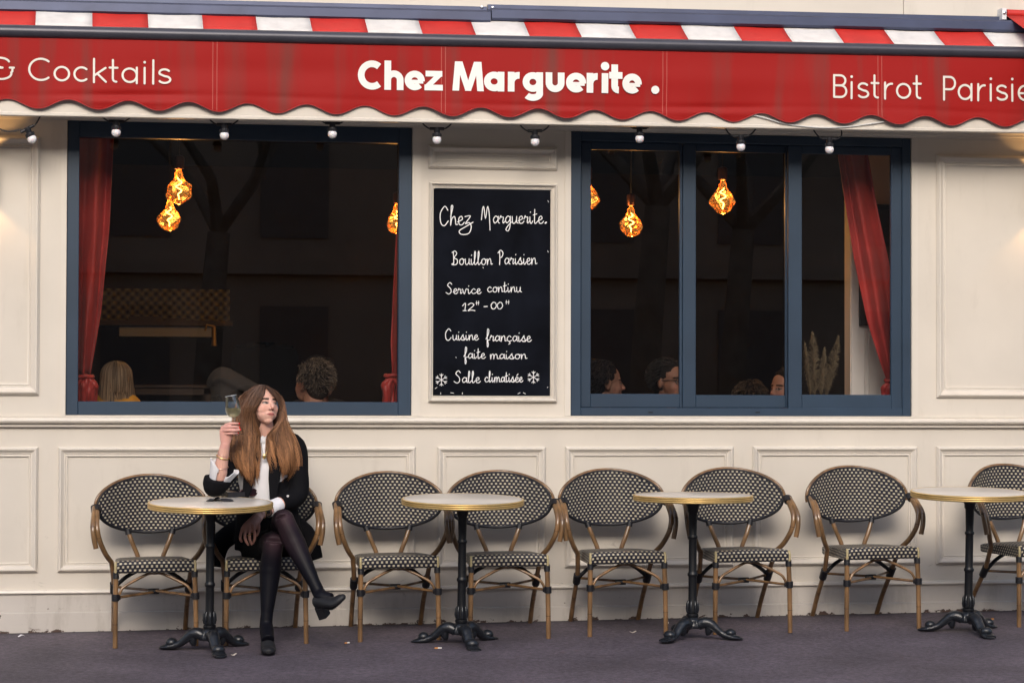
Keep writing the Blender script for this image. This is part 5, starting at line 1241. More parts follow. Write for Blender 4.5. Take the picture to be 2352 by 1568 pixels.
# keep the face clear of the base volume
bm = bmesh.new(); bm.from_mesh(me); kill = []
for f in bm.faces:
    d = f.calc_center_median()-hc; x_, y_, z_ = d.dot(hax[0])/HSC, d.dot(hax[1])/HSC, d.dot(hax[2])/HSC
    if z_ > .02 and abs(x_) < .058 and -.14 < y_ < .075-.3*abs(x_)*.3: kill.append(f)
bmesh.ops.delete(bm, geom=kill, context='FACES'); bm.to_mesh(me); bm.free()
colour(me, hpaint, D1); hb = obj('hair', me, mHairBase, WO, 180)
from mathutils.bvhtree import BVHTree
def world_bvh(objs):
    vs = []; fs = []
    for o in objs:
        b_ = len(vs); o0 = Vector(ORG[o.name]); vs += [v.co+o0 for v in o.data.vertices]; fs += [[i+b_ for i in p.vertices] for p in o.data.polygons]
    return BVHTree.FromPolygons(vs, fs)
def world_bvh_near(objs, ctr, rad):
    vs = []; fs = []
    for o in objs:
        b_ = len(vs); o0 = Vector(ORG[o.name]); w_ = [v.co+o0 for v in o.data.vertices]; vs += w_; fs += [[i+b_ for i in p.vertices] for p in o.data.polygons if (w_[p.vertices[0]]-ctr).length > rad]
    return BVHTree.FromPolygons(vs, fs)
BV = world_bvh_near([hb, body_o, bz, bl], Q(524, 990, -.68), .135)
def drape(px, py, off, far):
    d = (P(px, py, -.5)-CAM).normalized(); h = BV.ray_cast(CAM, d)[0]
    if h is None or h.y > far: return P(px, py, far).y-off
    return h.y-off
def tab(t_, y):
    for (y0, x0), (y1, x1) in zip(t_, t_[1:]):
        if y <= y1: return x0+(x1-x0)*max(0, (y-y0))/(y1-y0)
    return t_[-1][1]
LO = [(884, 600), (888, 582), (896, 566), (910, 554), (930, 546), (950, 541), (980, 540), (1010, 535), (1033, 532), (1055, 536), (1080, 547), (1118, 560)]
LI = [(884, 607), (893, 611), (905, 607), (918, 599), (930, 593), (942, 586), (960, 585), (978, 590), (992, 594), (1010, 594), (1040, 592), (1070, 592), (1118, 592)]
RO = [(884, 607), (889, 622), (898, 636), (912, 646), (930, 651), (948, 655), (965, 653), (985, 662), (1005, 672), (1030, 681), (1060, 686), (1078, 684), (1100, 668)]
RI = [(884, 607), (893, 613), (901, 622), (912, 633), (926, 641), (945, 645), (962, 643), (974, 635), (988, 620), (1000, 613), (1020, 615), (1045, 616), (1075, 626), (1100, 636)]
def lower_y(px, py, side):
    t = max(0, min(1, (py-975)/90)); return -.495-.105*t
specs = []
for side, (O_, I_, n_) in enumerate(((LO, LI, 1500), (RO, RI, 1150))):
    clumps = [(rw.random(), rw.uniform(0, 6.28), rw.uniform(.6, 1.6), rw.uniform(-1, 1), rw.random(), rw.uniform(.75, 1.3)) for _ in range(58)]
    for k in range(n_):
        cu, cph, cam_, cbend, cw_, cv = rw.choice(clumps); u0 = rw.random(); u1 = min(1.04, max(-.04, cu+rw.gauss(0, .028))); lay = rw.random()
        yend = (1054+54*(1-abs(cu-.55)*1.3)+18*cbend+rw.uniform(-26, 6)) if side == 0 else (1062+26*(1-abs(cu-.45))+18*cbend+rw.uniform(-28, 6))
        ph_ = cph+rw.gauss(0, .25); am = cam_*rw.uniform(.7, 1.3); pts = []; qs = []; ystart = 884.5+rw.random()*3+u0*2
        for j in range(13):
            t = j/12; py = ystart+(yend-ystart)*t; a_, c_ = tab(O_, py), tab(I_, py); m_t = min(1, max(0, (t-.25)/.35)); uu = u0*(1-m_t)+u1*m_t if t < .6 else u1
            uu = (.35*u0+.65*cu)*(1-t)*0+uu
            px = a_+(c_-a_)*uu + am*(.4+4.2*t)*math.sin(t*9.5+ph_)*(t > .12) + cbend*7*max(0, t-.72)*4*(.6 if side else 1)*.5
            qs.append((px, py, drape(px, py, .003+.012*lay+.006*cw_, -.47 if py < 975 else -.50)))
        for j in range(13):
            w3 = [qs[max(0, min(12, j+k2))][2] for k2 in (-1, 0, 1)]; Y = min(qs[j][2], sum(w3)/3) - .008*math.sin(cph*3+j*.8)*(j > 6); pts.append(P(qs[j][0], qs[j][1], Y))
        v = cv*rw.uniform(.68, 1.32); w = min(1, cw_*.8+rw.random()*.35); tip = [D2[i]*(1-w)+D3[i]*w for i in range(3)]; ro = [D1[i]*.7+D2[i]*.4*w for i in range(3)]
        specs.append((pts, [q*v for q in ro], [q*v for q in tip], rw.uniform(.0007, .0016)))
for k in range(110):                                 # loose hairs
    side = rw.random() < .5; O_ = LO if side else RO; pts = []; off = rw.uniform(-6, 8)*(-1 if side else 1); ph_ = rw.uniform(0, 6)
    for j in range(9):
        t = j/8; py = 886+(1070-886)*t; px = tab(O_, py)+off*min(1, t*2)+2*math.sin(5*t+ph_); pts.append(P(px, py, -.47-.08*t))
    specs.append((pts, D2, D3, .0006))
strands('hair_strands', specs, hb, mHair, seg=20)

# ---- glass of white wine ---------------------------------------------
gb = Q(546.5, 998.6, -.685); gr = Q(530.2, 908.5, -.690); gax = (gr-gb); GL = gax.length; gax.normalize()
WG = thing('wine_glass', 'stemmed glass of white wine held up by the seated woman', 'wine glass', tuple(gb))
mGl = glass_mat('clear_glass', (.97, .98, .98), 2.6, ior=1.5); mWine = bpy.data.materials.new('white_wine'); mWine.use_nodes = True
wt = mWine.node_tree; wt.nodes.clear(); ow = node(wt, 'ShaderNodeOutputMaterial'); wtr = node(wt, 'ShaderNodeBsdfTransparent'); wtr.inputs[0].default_value = (.98, .95, .68, 1); wgl = node(wt, 'ShaderNodeBsdfGlossy'); wgl.inputs['Roughness'].default_value = .02; wdf = node(wt, 'ShaderNodeBsdfTranslucent'); wdf.inputs[0].default_value = (1.0, .97, .74, 1)
wm = node(wt, 'ShaderNodeMixShader'); wm.inputs[0].default_value = .85; wf = node(wt, 'ShaderNodeFresnel'); wm2 = node(wt, 'ShaderNodeMixShader'); wt.links.new(wtr.outputs[0], wm.inputs[1]); wt.links.new(wdf.outputs[0], wm.inputs[2]); wt.links.new(wf.outputs[0], wm2.inputs[0]); wt.links.new(wm.outputs[0], wm2.inputs[1]); wt.links.new(wgl.outputs[0], wm2.inputs[2]); wt.links.new(wm2.outputs[0], ow.inputs[0])
bowl = [(.004, .445), (.012, .456), (.026, .487), (.0365, .545), (.0405, .615), (.0408, .68), (.0385, .78), (.0345, .90), (.0305, 1.0)]
def prof_bowl(h):
    for (r0_, h0_), (r1_, h1_) in zip(bowl, bowl[1:]):
        if h <= h1_: return r0_+(r1_-r0_)*(h-h0_)/(h1_-h0_)
    return bowl[-1][0]
hs = [.445+.555*(k/22)**1.3 for k in range(23)]
m_ = MB(); m_.lathe([(prof_bowl(h), h*GL) for h in hs], 36, gb, axis=gax)
m_.f = [f for f in m_.f if len(f) == 4]; m_.m = m_.m[:len(m_.f)]; m_.uv = m_.uv[:len(m_.f)]
obj('bowl', m_, mGl, WG, 180)
m_ = MB(); m_.tube([gr+(gax.cross(Vector((0, 1, 0))).normalized()*math.cos(a_)+Vector((0, 1, 0))*math.sin(a_))*.0305 for a_ in [2*math.pi*k/40 for k in range(40)]], .0009, 6, closed=True, cap=False)
obj('rim', m_, M('glass_rim', (.75, .78, .8), .1, spec=1.0), WG, 180)
m_ = MB(); m_.lathe([(.0345, 0), (.0345, .0012), (.022, .0030), (.008, .006), (.0040, .014), (.0034, .05), (.0036, .078), (.006, .089), (.011, .0945)], 28, gb, axis=gax)
obj('stem', m_, mGl, WG, 180)
m_ = MB(); m_.lathe([(max(.0005, prof_bowl(h)-.0016), h*GL) for h in [.452+.35*k/20 for k in range(21)]], 36, gb, axis=gax)
me = m_.mesh('wine'); bm = bmesh.new(); bm.from_mesh(me); lvl = Q(535, 936.5, -.69)
rr_ = bmesh.ops.bisect_plane(bm, geom=bm.verts[:]+bm.edges[:]+bm.faces[:], plane_co=lvl, plane_no=(0, 0, 1), clear_outer=True)
bmesh.ops.holes_fill(bm, edges=[e for e in bm.edges if e.is_boundary]); bm.to_mesh(me); bm.free()
obj('wine', me, mWine, WG, 40)

# ---- things lying on the table --------------------------------------
def tframe(k=0):
    m = TB[k].rotation_euler.to_matrix(); return m
def lay(k, px, py, rz):
    return on_table(px, py, k), TB[k].rotation_euler.to_matrix() @ Matrix.Rotation(rz, 3, 'Z')
o0, m3 = lay(0, 536, 1139, R(10)); m_ = MB()
def put(m_, o0, m3, x0, x1, y0, y1, z0, z1, mi=0):
    k = len(m_.v); m_.box(x0, x1, y0, y1, z0, z1, mi); m_.v[k:] = [tuple(o0+m3 @ Vector(v)) for v in m_.v[k:]]
put(m_, o0, m3, -.045, .045, -.060, .060, .001, .026); put(m_, o0, m3, -.041, .041, -.056, .056, .0261, .0268, 1)
ph = obj('phone', m_, [M('phone_case', (.012, .012, .016), .4), M('phone_screen', (.006, .006, .008), .06)], None, 0); bev(ph, .002); tag(ph, 'black phone lying flat on the table in front of the woman', 'phone')
SG = thing('sunglasses', 'folded dark sunglasses at the right end of the phone on the table', 'sunglasses', tuple(on_table(571, 1139)))
o0, m3 = lay(0, 570, 1140, R(25)); mTort = M('tortoise_frame', (.05, .014, .012), .2); mLens = M('dark_lens', (.02, .008, .012), .08)
m_ = MB(); l_ = MB()
for q in (-.027, .027):
    m_.tube([tuple(o0+m3 @ Vector((q+.024*math.cos(a_), -.004*math.cos(a_), .021+.018*math.sin(a_)))) for a_ in [2*math.pi*k/22 for k in range(22)]], .0030, 6, closed=True, cap=False)
    l_.add([tuple(o0+m3 @ Vector((q+.023*math.cos(a_), -.004*math.cos(a_), .021+.017*math.sin(a_)))) for a_ in [2*math.pi*k/22 for k in range(22)]], [tuple(range(22))])
    m_.tube([tuple(o0+m3 @ Vector(v)) for v in ((q*1.85, 0, .028), (q*1.8, .02, .02), (-q*.6, .035, .012), (-q*1.4, .033, .006))], .0028, 6)
m_.tube([tuple(o0+m3 @ Vector(v)) for v in ((-.006, 0, .024), (0, -.002, .028), (.006, 0, .024))], .0026, 6)
obj('frame', m_, mTort, SG, 60); obj('lens', l_, mLens, SG, 0)
o0, m3 = lay(0, 504, 1149, R(-8)); m_ = MB()
def nap(u, v):
    x, y = (-.065+.14*u), (-.06+.12*v); return tuple(o0+m3 @ Vector((x*(1-.25*v), y, .002+.022*math.exp(-((u-.42)/.13)**2)*(1-v)+.004*math.sin(u*7+v*3)*.5+.002)))
m_.grid(nap, 24, 12); np_ = obj('napkin', m_, M('black_paper', (.014, .015, .022), .7), None, 60, fix=False); s_ = np_.modifiers.new('t', 'SOLIDIFY'); s_.thickness = .0015
tag(np_, 'crumpled black paper napkin on the table left of the phone', 'napkin')
# ------------------------------------------------------------------ diners behind the glass
def diner(label, px, py, Y, yaw, hairc, top, skin=(.50, .27, .19), s=1.0, style='short', pitch=0, glasses=False, up=0, sv=1):
    rr = random.Random(sv); c = P(px, py, Y); ax = basis(R(yaw), R(pitch), 0); t = thing('person', label, 'diner', (c.x, c.y+.02, .5))
    def hp(x, y, z): return c+ax[0]*(x*s)+ax[1]*(y*s)+ax[2]*(z*s)
    fx, fy = math.sin(R(yaw)), -math.cos(R(yaw)); F2 = Vector((fx, fy, 0)); R2 = Vector((math.cos(R(yaw)), math.sin(R(yaw)), 0)); b = MB(); head_mb(b, c, ax, s)
    nk = c+Vector((0, 0, -.13*s))-F2*.03; ch = nk+Vector((0, 0, -.10)); pl = nk+Vector((0, 0, -.50))-F2*.05
    limb(b, [hp(0, -.05, -.02), nk, ch], [.055*s, .052*s, .07]); limb(b, [nk+Vector((0, 0, -.04)), ch, ch.lerp(pl, .5), pl], [(.05, .09), (.10, .17), (.11, .16), (.12, .17)], 5, 18, up=tuple(F2))
    for q in (-1, 1):
        sh = nk+R2*(.17*q)+Vector((0, 0, -.085)); el = sh+R2*(.05*q)+F2*.08+Vector((0, 0, -.26)); wr = el+F2*.22-R2*(.06*q)+Vector((0, 0, -.02))
        limb(b, [nk+Vector((0, 0, -.06)), sh, el], [.06, .055, .042]); limb(b, [el, wr], [.042, .028]); limb(b, [wr, wr+F2*.05, wr+F2*.09], [(.016, .03), (.016, .038), (.012, .034)], 3, 10, up=(0, 0, 1))
        for k in range(4): hand_finger(b, [wr+F2*.085+R2*(.018*(k-1.5)), wr+F2*.11+R2*(.018*(k-1.5)), wr+F2*.13+R2*(.017*(k-1.5))+Vector((0, 0, -.008)), wr+F2*.145+R2*(.016*(k-1.5))+Vector((0, 0, -.02))])
        hand_finger(b, [wr+F2*.04-R2*(.03*q), wr+F2*.06-R2*(.045*q), wr+F2*.08-R2*(.05*q), wr+F2*.095-R2*(.05*q)], .009)
        hipp = pl+R2*(.09*q); kn = hipp+F2*.40; an = kn+Vector((0, 0, -.42)); limb(b, [hipp, kn], [.09, .06]); limb(b, [kn, an, an+F2*.15], [.06, .04, .035])
    me = remesh(b, .0045, 3, .5, 'body')
    def pt(a, cc):
        head_paint(a, cc, c, ax, s, brow=tuple(h*.6 for h in hairc), lip=(.36, .12, .10))
    colour(me, pt, skin); obj('body', me, mSkin, t, 180)
    b = MB(); limb(b, [nk+Vector((0, 0, -.055+up))-F2*up*.4, ch+Vector((0, 0, up*.5)), ch.lerp(pl, .5), pl+Vector((0, 0, -.05))], [(.07, .10), (.115, .185), (.125, .175), (.13, .185)], 5, 18, up=tuple(F2))
    for q in (-1, 1):
        sh = nk+R2*(.17*q)+Vector((0, 0, -.085)); el = sh+R2*(.05*q)+F2*.08+Vector((0, 0, -.26)); wr = el+F2*.22-R2*(.06*q)+Vector((0, 0, -.02)); limb(b, [nk+Vector((0, 0, -.07)), sh, el], [.07, .066, .055]); limb(b, [el, el.lerp(wr, .9)], [.055, .042])
    me = remesh(b, .008, 3, .5, 'top'); obj('top', me, top, t, 180)
    b = MB()
    b.ell(hp(0, .036, -.026), (.080*s, .082*s, .094*s), ax, 20, 14); b.ell(hp(0, -.015, -.060), (.070*s, .075*s, .055*s), ax, 16, 10)
    if style == 'long':
        for q in (-1, 1): limb(b, [hp(q*.05, .02, -.02), hp(q*.075, -.06, -.02), hp(q*.075, -.15, -.02), hp(q*.06, -.24, -.03)], [.03*s, .036*s, .036*s, .012], 4, 12)
        if not up: limb(b, [hp(0, .0, -.08), hp(0, -.10, -.085), hp(0, -.2, -.07)], [.07*s, .075*s, .03], 4, 14)
    me = remesh(b, .007, 4, .5, 'hair'); bm = bmesh.new(); bm.from_mesh(me); kill = []
    for f in bm.faces:
        d = f.calc_center_median()-c; x_, y_, z_ = d.dot(ax[0])/s, d.dot(ax[1])/s, d.dot(ax[2])/s
        if z_ > .025 and y_ < .062-.2*abs(x_) and abs(x_) < .07: kill.append(f)
    bmesh.ops.delete(bm, geom=kill, context='FACES'); bm.to_mesh(me); bm.free(); colour(me, lambda a, cc: None, tuple(h*.7 for h in hairc)); hb = obj('hair', me, mHairBase, t, 180)
    specs = []
    for k in range(1100 if style == 'short' else 900):
        a_ = rr.uniform(0, 6.283); e_ = math.acos(rr.uniform(-.85, 1)); n0 = Vector((math.sin(e_)*math.cos(a_), math.cos(e_), math.sin(e_)*math.sin(a_)))
        if style == 'short' and n0.z > .25-.4*(n0.y < -.3) and n0.y < .62: continue
        p0 = hp(.080*n0.x, .036+.084*n0.y, -.026+.096*n0.z); v = rr.uniform(.4, 1.9); cl = [h*v for h in hairc]
        if style == 'short':
            w = hp(0, .10, -.10)-p0; tn = (ax[2]*-.6+ax[1]*(-.5*n0.x*n0.x-.3)+ax[0]*(n0.x*.8)+Vector((rr.uniform(-.4, .4), rr.uniform(-.4, .4), rr.uniform(-.3, .5)))).normalized(); nn = ax[0]*n0.x+ax[1]*n0.y+ax[2]*n0.z
            pts = [p0, p0+nn*.008*s+tn*.012, p0+nn*.010*s+tn*.026, p0+nn*.004*s+tn*.040]
            specs.append((pts, cl, [q*1.6 for q in cl], .0019))
        else:
            an = rr.uniform(0, 6.283)
            if math.sin(an) > .45: continue
            ca, sa = math.cos(an), math.sin(an); yl = (-.21-.05*rr.random())*(.45 if (sa < 0 and -.75 < ca < .1) else 1); ou = rr.uniform(1.0, 1.10); dr = rr.uniform(-.014, .014)
            pts = [hp(.006*(1 if ca > 0 else -1), .121, -.02+.03*sa)]+[hp(.083*ca*math.sin(q)*ou, .036+.087*math.cos(q), -.026+.099*sa*math.sin(q)*ou) for q in (.55, 1.0, 1.5)]+[hp((.084*ca)*ou+dr*.5, -.05, -.026+.097*sa*ou), hp(.082*ca*ou+dr, yl*.62, -.026+.09*sa), hp(.072*ca*ou+dr*1.6, yl, -.03+.075*sa)]
            specs.append((pts, [q*.45 for q in cl], [q*1.7 for q in cl], .0024))
    strands('hair_strands', specs, hb, mHair, seg=8 if style == 'short' else 12)
    if glasses:
        m_ = MB()
        for q in (-1, 1):
            m_.tube([hp(q*.031+.022*math.cos(k), .000+.017*math.sin(k), .088-.004*abs(math.cos(k))) for k in [2*math.pi*j/16 for j in range(16)]], .0026, 6, closed=True, cap=False); m_.tube([hp(q*.052, .006, .085), hp(q*.076, .006, .0), hp(q*.076, -.004, -.02)], .0024, 6)
        m_.tube([hp(-.01, .003, .092), hp(.01, .003, .092)], .0024, 6); obj('glasses', m_, M('black_frame', (.01, .01, .012), .3), t, 60)
    return t
mYel = M('yellow_knit', (.62, .30, .035), .8, bump=.4, bscale=40); mDk = M('dark_jumper', (.014, .013, .016), .85); mGrey = M('grey_wool', (.040, .036, .034), .9, bump=1.0, bscale=9)
diner('diner with long blond hair and mustard top, seen from behind in the wide window', 268, 877, .75, 172, (.26, .19, .125), mYel, style='long', s=.98, up=.10, sv=1)
diner('diner with wavy grey-brown hair seen from behind, above the raised table at the wide window', 714, 880, .55, -146, (.085, .066, .050), mDk, s=1.08, sv=2)
diner('dark-haired diner facing the wavy-haired one, half hidden behind that head', 741, 866, 1.35, 30, (.010, .008, .008), mDk, skin=(.20, .10, .07), s=1.0, sv=3)
diner('man with cropped dark hair at the left end of the sliding window, turned right', 1392, 880, 1.0, 96, (.016, .012, .012), mDk, skin=(.26, .14, .10), s=1.12, sv=4)
diner('man with black-framed glasses at the middle mullion of the sliding window', 1541, 876, 1.0, 34, (.010, .008, .008), mDk, skin=(.30, .155, .105), s=1.1, glasses=True, sv=5)
diner('woman with tied dark hair cut by the mullion, in profile to the left', 1801, 893, .7, -62, (.012, .009, .008), mDk, skin=(.42, .22, .15), s=1.0, sv=6)
diner('diner of whom only the brown hair top shows above the sill of the sliding window', 1722, 921, .9, 170, (.05, .032, .02), mDk, s=1.0, sv=7)
# bar seen through the wide window
mSteel = M('brushed_steel', (.50, .60, .80), .5, .2, var=.15, vscale=3, stretch=(.3, 1, 6)); mShelf = M('bar_wood', (.09, .07, .06), .45, var=.2)
YB = 3.6
def rectYZ(m_, x0, x1, ytop, ybot, Y, d, mi=0):
    a = P(x0, ybot, Y); c = P(x1, ytop, Y); m_.box(a.x, c.x, Y, Y+d, a.z, c.z, mi)
mGoldT = bpy.data.materials.new('gold_tiles'); mGoldT.use_nodes = True; gt = mGoldT.node_tree; gbn = gt.nodes['Principled BSDF']; gbn.inputs['Metallic'].default_value = .15; gbn.inputs['Roughness'].default_value = .3
gtc = node(gt, 'ShaderNodeTexCoord'); gs = node(gt, 'ShaderNodeSeparateXYZ'); gt.links.new(gtc.outputs['Object'], gs.inputs[0])
ga = mathn(gt, 'MULTIPLY', mathn(gt, 'MULTIPLY', mathn(gt, 'SINE', mathn(gt, 'MULTIPLY', gs.outputs[0], 98.0)), mathn(gt, 'SINE', mathn(gt, 'MULTIPLY', gs.outputs[2], 98.0))), .5)
gr_ = node(gt, 'ShaderNodeValToRGB'); gr_.color_ramp.elements[0].color = (.07, .06, .04, 1); gr_.color_ramp.elements[1].color = (.62, .56, .30, 1); gt.links.new(mathn(gt, 'ADD', ga, .5), gr_.inputs[0]); gt.links.new(gr_.outputs[0], gbn.inputs['Base Color'])
gbp = node(gt, 'ShaderNodeBump'); gbp.inputs['Distance'].default_value = .02; gt.links.new(ga, gbp.inputs['Height']); gt.links.new(gbp.outputs[0], gbn.inputs['Normal'])
BAR = thing('bar_counter', 'dark back bar with gold tiled splashback and steel hood, deep behind the wide window', 'bar', (P(375, 900, YB).x, YB, .06))
m_ = MB(); rectYZ(m_, 205, 528, 665, 740, YB+.3, .03); obj('splashback', m_, mGoldT, BAR, 0)
m_ = MB(); rectYZ(m_, 274, 486, 749.5, 772, YB-.05, .3); obj('hood', m_, mSteel, BAR, 0)
for a_ in ((200, 535, 737, 746, YB-.1, .5), (180, 540, 884, 889, YB-.9, .6), (300, 468, 893, 906, YB-.95, .6)): m_ = MB(); rectYZ(m_, *a_); obj('shelf', m_, mShelf, BAR, 0)
m_ = MB(); a = P(180, 960, YB-.8); c = P(540, 905, YB-.8); m_.box(a.x, c.x, YB-.85, YB-.3, .06, c.z); obj('counter', m_, mShelf, BAR, 0)
for a_ in ((295, 372, 727, 737, YB, .1), (378, 428, 731, 737, YB, .1)): m_ = MB(); rectYZ(m_, *a_); obj('tray', m_, mShelf, BAR, 0)
m_ = MB(); c = P(492, 770, YB-.4); m_.tube([c+Vector((0, 0, .06)), c, c+Vector((0, 0, -.07))], [.012, .014, .020], 10); m_.tube([c+Vector((0, 0, .06)), c+Vector((-.05, 0, .07)), c+Vector((-.06, 0, .03))], .008, 8); obj('tap', m_, mBrass, BAR, 50)
m_ = MB(); a = P(478, 1000, 1.5); c = P(592, 868, 1.5); b_ = MB()
limb(b_, [P(480, 888, 1.55), P(508, 864, 1.5), P(545, 878, 1.45), P(596, 896, 1.45)], [.03, .062, .055, .03], 4, 14); limb(b_, [P(508, 862, 1.5), P(520, 900, 1.5), P(535, 990, 1.5)], [.05, .10, .10])
for k in range(7): limb(b_, [P(486+k*3, 880-k*4, 1.46), P(512+k*7, 868+k*4, 1.40), P(548+k*8, 892+k*3, 1.42)], [.010, .016, .010], 4, 8)
me = remesh(b_, .015, 5, .5, 'coat'); tag(obj('coat', me, mGrey, None, 180), 'grey coat heaped over a chair back behind the wine glass, inside the window', 'coat')
m_ = MB(); x0, x1 = P(568, 900, 1.9).x, P(654, 900, 1.9).x; zt_ = P(610, 800, 1.9).z
mVD = M('black_leatherette', (.004, .004, .004), .8, spec=.1)
CHI = thing('chair', 'black padded chair with a rounded back inside, behind the seated woman’s head', 'chair', ((x0+x1)/2, 1.9, .06))
m_.tube(catmull([((x0+x1)/2, 1.95, .6), ((x0+x1)/2, 1.97, 1.0), ((x0+x1)/2, 2.0, zt_-.04), ((x0+x1)/2, 2.0, zt_)], 4), lerps([(.04, .20), (.04, .22), (.04, .21), (.02, .15)], 13), 18, up=(0, 1, 0)); obj('backrest', m_, mVD, CHI, 60)
m_ = MB(); m_.box(x0, x1, 1.5, 1.95, .48, .56); obj('seat', m_, mVD, CHI, 0)
for q, w in ((x0+.03, 1.53), (x1-.03, 1.53), (x0+.03, 1.92), (x1-.03, 1.92)): m_ = MB(); m_.tube([(q, w, .06), (q, w, .48)], .015, 8); obj('leg', m_, mDk, CHI, 60)
# pampas plumes inside the right light
rp = random.Random(4); PG = thing('pampas_grass', 'dried beige pampas plumes inside the right light of the sliding window', 'dried grass', tuple(P(1893, 990, .42)))
pc = M('pampas', (.30, .22, .13), .9, attr='Col'); specs = []
for (bx_, by_, tx_, ty_, wd) in ((1872, 912, 1866, 775, 17), (1898, 912, 1926, 785, 16), (1886, 912, 1894, 812, 11), (1862, 912, 1848, 800, 9)):
    for k in range(620):
        t = rp.random(); px = bx_+(tx_-bx_)*t; py = by_+(ty_-by_)*t; w = wd*(math.sin(math.pi*min(1, .12+t*.86))**.8)*rp.uniform(.0, 1)*rp.choice((-1, 1)); Y = .42+rp.uniform(-.04, .04); v = rp.uniform(.6, 1.2)
        specs.append(([P(px, py, Y), P(px+w*.5, py-8-8*rp.random(), Y-.01), P(px+w+rp.uniform(-2, 2), py-5-14*rp.random(), Y-.012)], (.15*v, .11*v, .06*v), (.26*v, .20*v, .12*v), .0012))
    specs.append(([P(bx_, by_+170, .42), P(bx_, by_, .42), P(tx_, ty_, .42)], (.2, .15, .08), (.2, .15, .08), .004))
strands('plumes', specs, PG, pc, seg=4)
vz = P(1885, 990, .42); m_ = MB(); m_.lathe([(.05, .06), (.075, .15), (.085, .40), (.06, .70), (.045, .90), (.05, .95)], 20, (vz.x, .42, 0)); tag(obj('vase', m_, M('stoneware', (.25, .22, .2), .5)), 'tall stoneware vase holding the pampas plumes below the sill', 'vase')

# ------------------------------------------------------------------ litter on the pavement
def on_ground(px, py):
    d = P(px, py, 0)-CAM; t = (0.0032+.0097*CAM.x+.05*CAM.y-CAM.z)/(d.z-.0097*d.x-.05*d.y); return CAM+d*t
mPap = M('cigarette_paper', (.70, .66, .60), .8); mFilt = M('cigarette_filter', (.62, .26, .07), .8)
def butt(px, py, a, label, L_=.026):
    c = on_ground(px, py)+Vector((0, 0, .006)); d = Vector((math.cos(R(a)), math.sin(R(a)), .03)); t = thing('cigarette_butt', label, 'cigarette butt', (c.x, c.y, c.z-.006), 'cigarette butts on the pavement')
    m_ = MB(); m_.tube([c, c+d*L_*.45, c+d*L_*.55], [.0040, .0038, .0036], 10); obj('paper', m_, mPap, t, 60); m_ = MB(); m_.tube([c, c-d*L_*.5], .0041, 10); obj('filter', m_, mFilt, t, 60)
butt(797, 1478, 20, 'orange-tipped cigarette butt right of the woman’s chair, below her lifted shoe'); butt(1006, 1490, -10, 'cigarette butt in front of the second table’s left foot', .034)
butt(1531, 1432, 15, 'cigarette butt beside the chair leg just left of the third table foot', .022)
def scrap(px, py, w, h, a, col, label, name='paper_scrap', cat='litter'):
    c = on_ground(px, py)+Vector((0, 0, .004)); rr = random.Random(int(px)); m_ = MB()
    def f(u, v): x, y = (u-.5)*w, (v-.5)*h*(1-.6*abs(u-.5)*2); return tuple(c+Vector((x*math.cos(R(a))-y*math.sin(R(a)), x*math.sin(R(a))+y*math.cos(R(a)), .004*math.sin(u*5+px)+.003*v)))
    m_.grid(f, 8, 4); o = obj(name, m_, col, None, 60, fix=False); s_ = o.modifiers.new('t', 'SOLIDIFY'); s_.thickness = .001; tag(o, label, cat)
mWhP = M('white_scrap', (.72, .70, .72), .8); mLeaf = M('dry_leaf', (.40, .17, .05), .7); mBone = M('pale_scrap', (.50, .44, .38), .8)
scrap(49, 1461, .042, .016, 38, mWhP, 'white paper scrap on the pavement at the far left edge'); scrap(1454, 1452, .036, .014, 8, mBone, 'pale paper scrap on the pavement left of the third table foot')
scrap(2278, 1423, .034, .022, 30, mLeaf, 'curled brown leaf beside the fourth table at the foot of the wall', 'leaf', 'leaf'); scrap(553, 1441, .02, .012, 0, mWhP, 'tiny white paper scrap below the left chair, near the wall'); scrap(537, 1504, .03, .018, 20, mBone, 'pale crumb of paper before the first table’s front foot'); scrap(1541, 1416, .03, .012, 5, mLeaf, 'brown leaf fragment at the foot of the wall behind the third table', 'leaf', 'leaf')

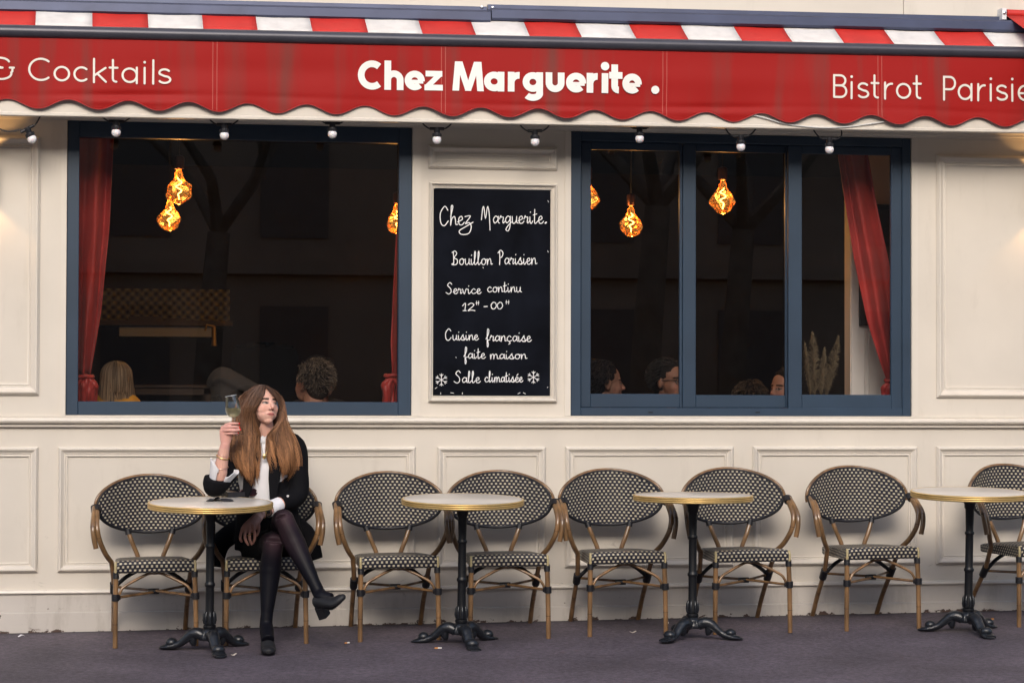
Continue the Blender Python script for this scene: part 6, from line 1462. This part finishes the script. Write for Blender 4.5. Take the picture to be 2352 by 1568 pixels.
# ------------------------------------------------------------------ across the street (seen only as a faint reflection in the panes)
mStone = M('limestone', (.56, .35, .24), .85, var=.2, vscale=.4); mGlD = M('far_window', (.22, .16, .13), .5); mZinc = M('zinc_roof', (.10, .11, .13), .5)
OB = thing('building', 'pale stone apartment building across the street, behind the viewer', 'building', (-6, -34, -.28))
m_ = MB(); m_.box(-150, 160, -42, -34, -.28, 14.0)
for z in (3.6, 7.4, 10.8, 13.6): m_.box(-150.2, 160.2, -34.001, -33.75, z, z+.25)
obj('wall', m_, mStone, OB, 0); m_ = MB(); m_.box(-150.3, 160.3, -42.2, -34.3, 14.01, 15.2); obj('roof', m_, mZinc, OB, 0)
for i in range(26):
    for z0_, z1_ in ((.3, 3.0), (4.3, 6.7), (8.0, 10.3)):
        x = -44.6+i*3.0; m_ = MB(); m_.box(x, x+1.3, -33.999, -33.96, z0_, z1_); o = obj('window', m_, mGlD, OB, 0)
mBark = M('plane_bark', (.30, .22, .16), .9, var=.3, vscale=4)
def mirrored(px, Y):
    a = P(px, 600, .055); d = a-CAM; return a.x+d.x/d.y*(-Y)
for tx, ty, sd_2 in ((mirrored(1680, -20), -20, 1), (mirrored(470, -22), -22, 2), (mirrored(1478, -16), -16, 3)):
    rr = random.Random(sd_2); t = thing('tree', ['bare plane tree across the street, nearest the middle', 'bare plane tree across the street, further left', 'bare plane tree across the street, right of the others'][sd_2-1], 'tree', (tx, ty, -.28), 'bare trees across the street')
    m_ = MB(); top = Vector((tx+.2, ty, 3.6)); m_.tube(catmull([(tx, ty, -.28), (tx+.05, ty, 1.6), top], 5), lerps([.24, .19, .16], 11), 12); obj('trunk', m_, mBark, t, 60); m_ = MB()
    def br(p_, d, L_, r, dep):
        q = p_+d*L_*.5+Vector((rr.uniform(-.1, .1), rr.uniform(-.1, .1), .05))*L_; e_ = p_+d*L_; m_.tube([p_, q, e_], [r, r*.8, r*.6], 6)
        if dep:
            for k in range(3): br(e_.lerp(q, .4*(k == 2)), (d+Vector((rr.uniform(-.8, .8), rr.uniform(-.8, .8), rr.uniform(-.1, .6)))).normalized(), L_*.72, r*.6, dep-1)
    for k in range(4): a_ = k*1.57+rr.random(); br(top, Vector((math.cos(a_)*.7, math.sin(a_)*.7, .8)).normalized(), 1.7, .10, 3)
    obj('crown', m_, mBark, t, 60)
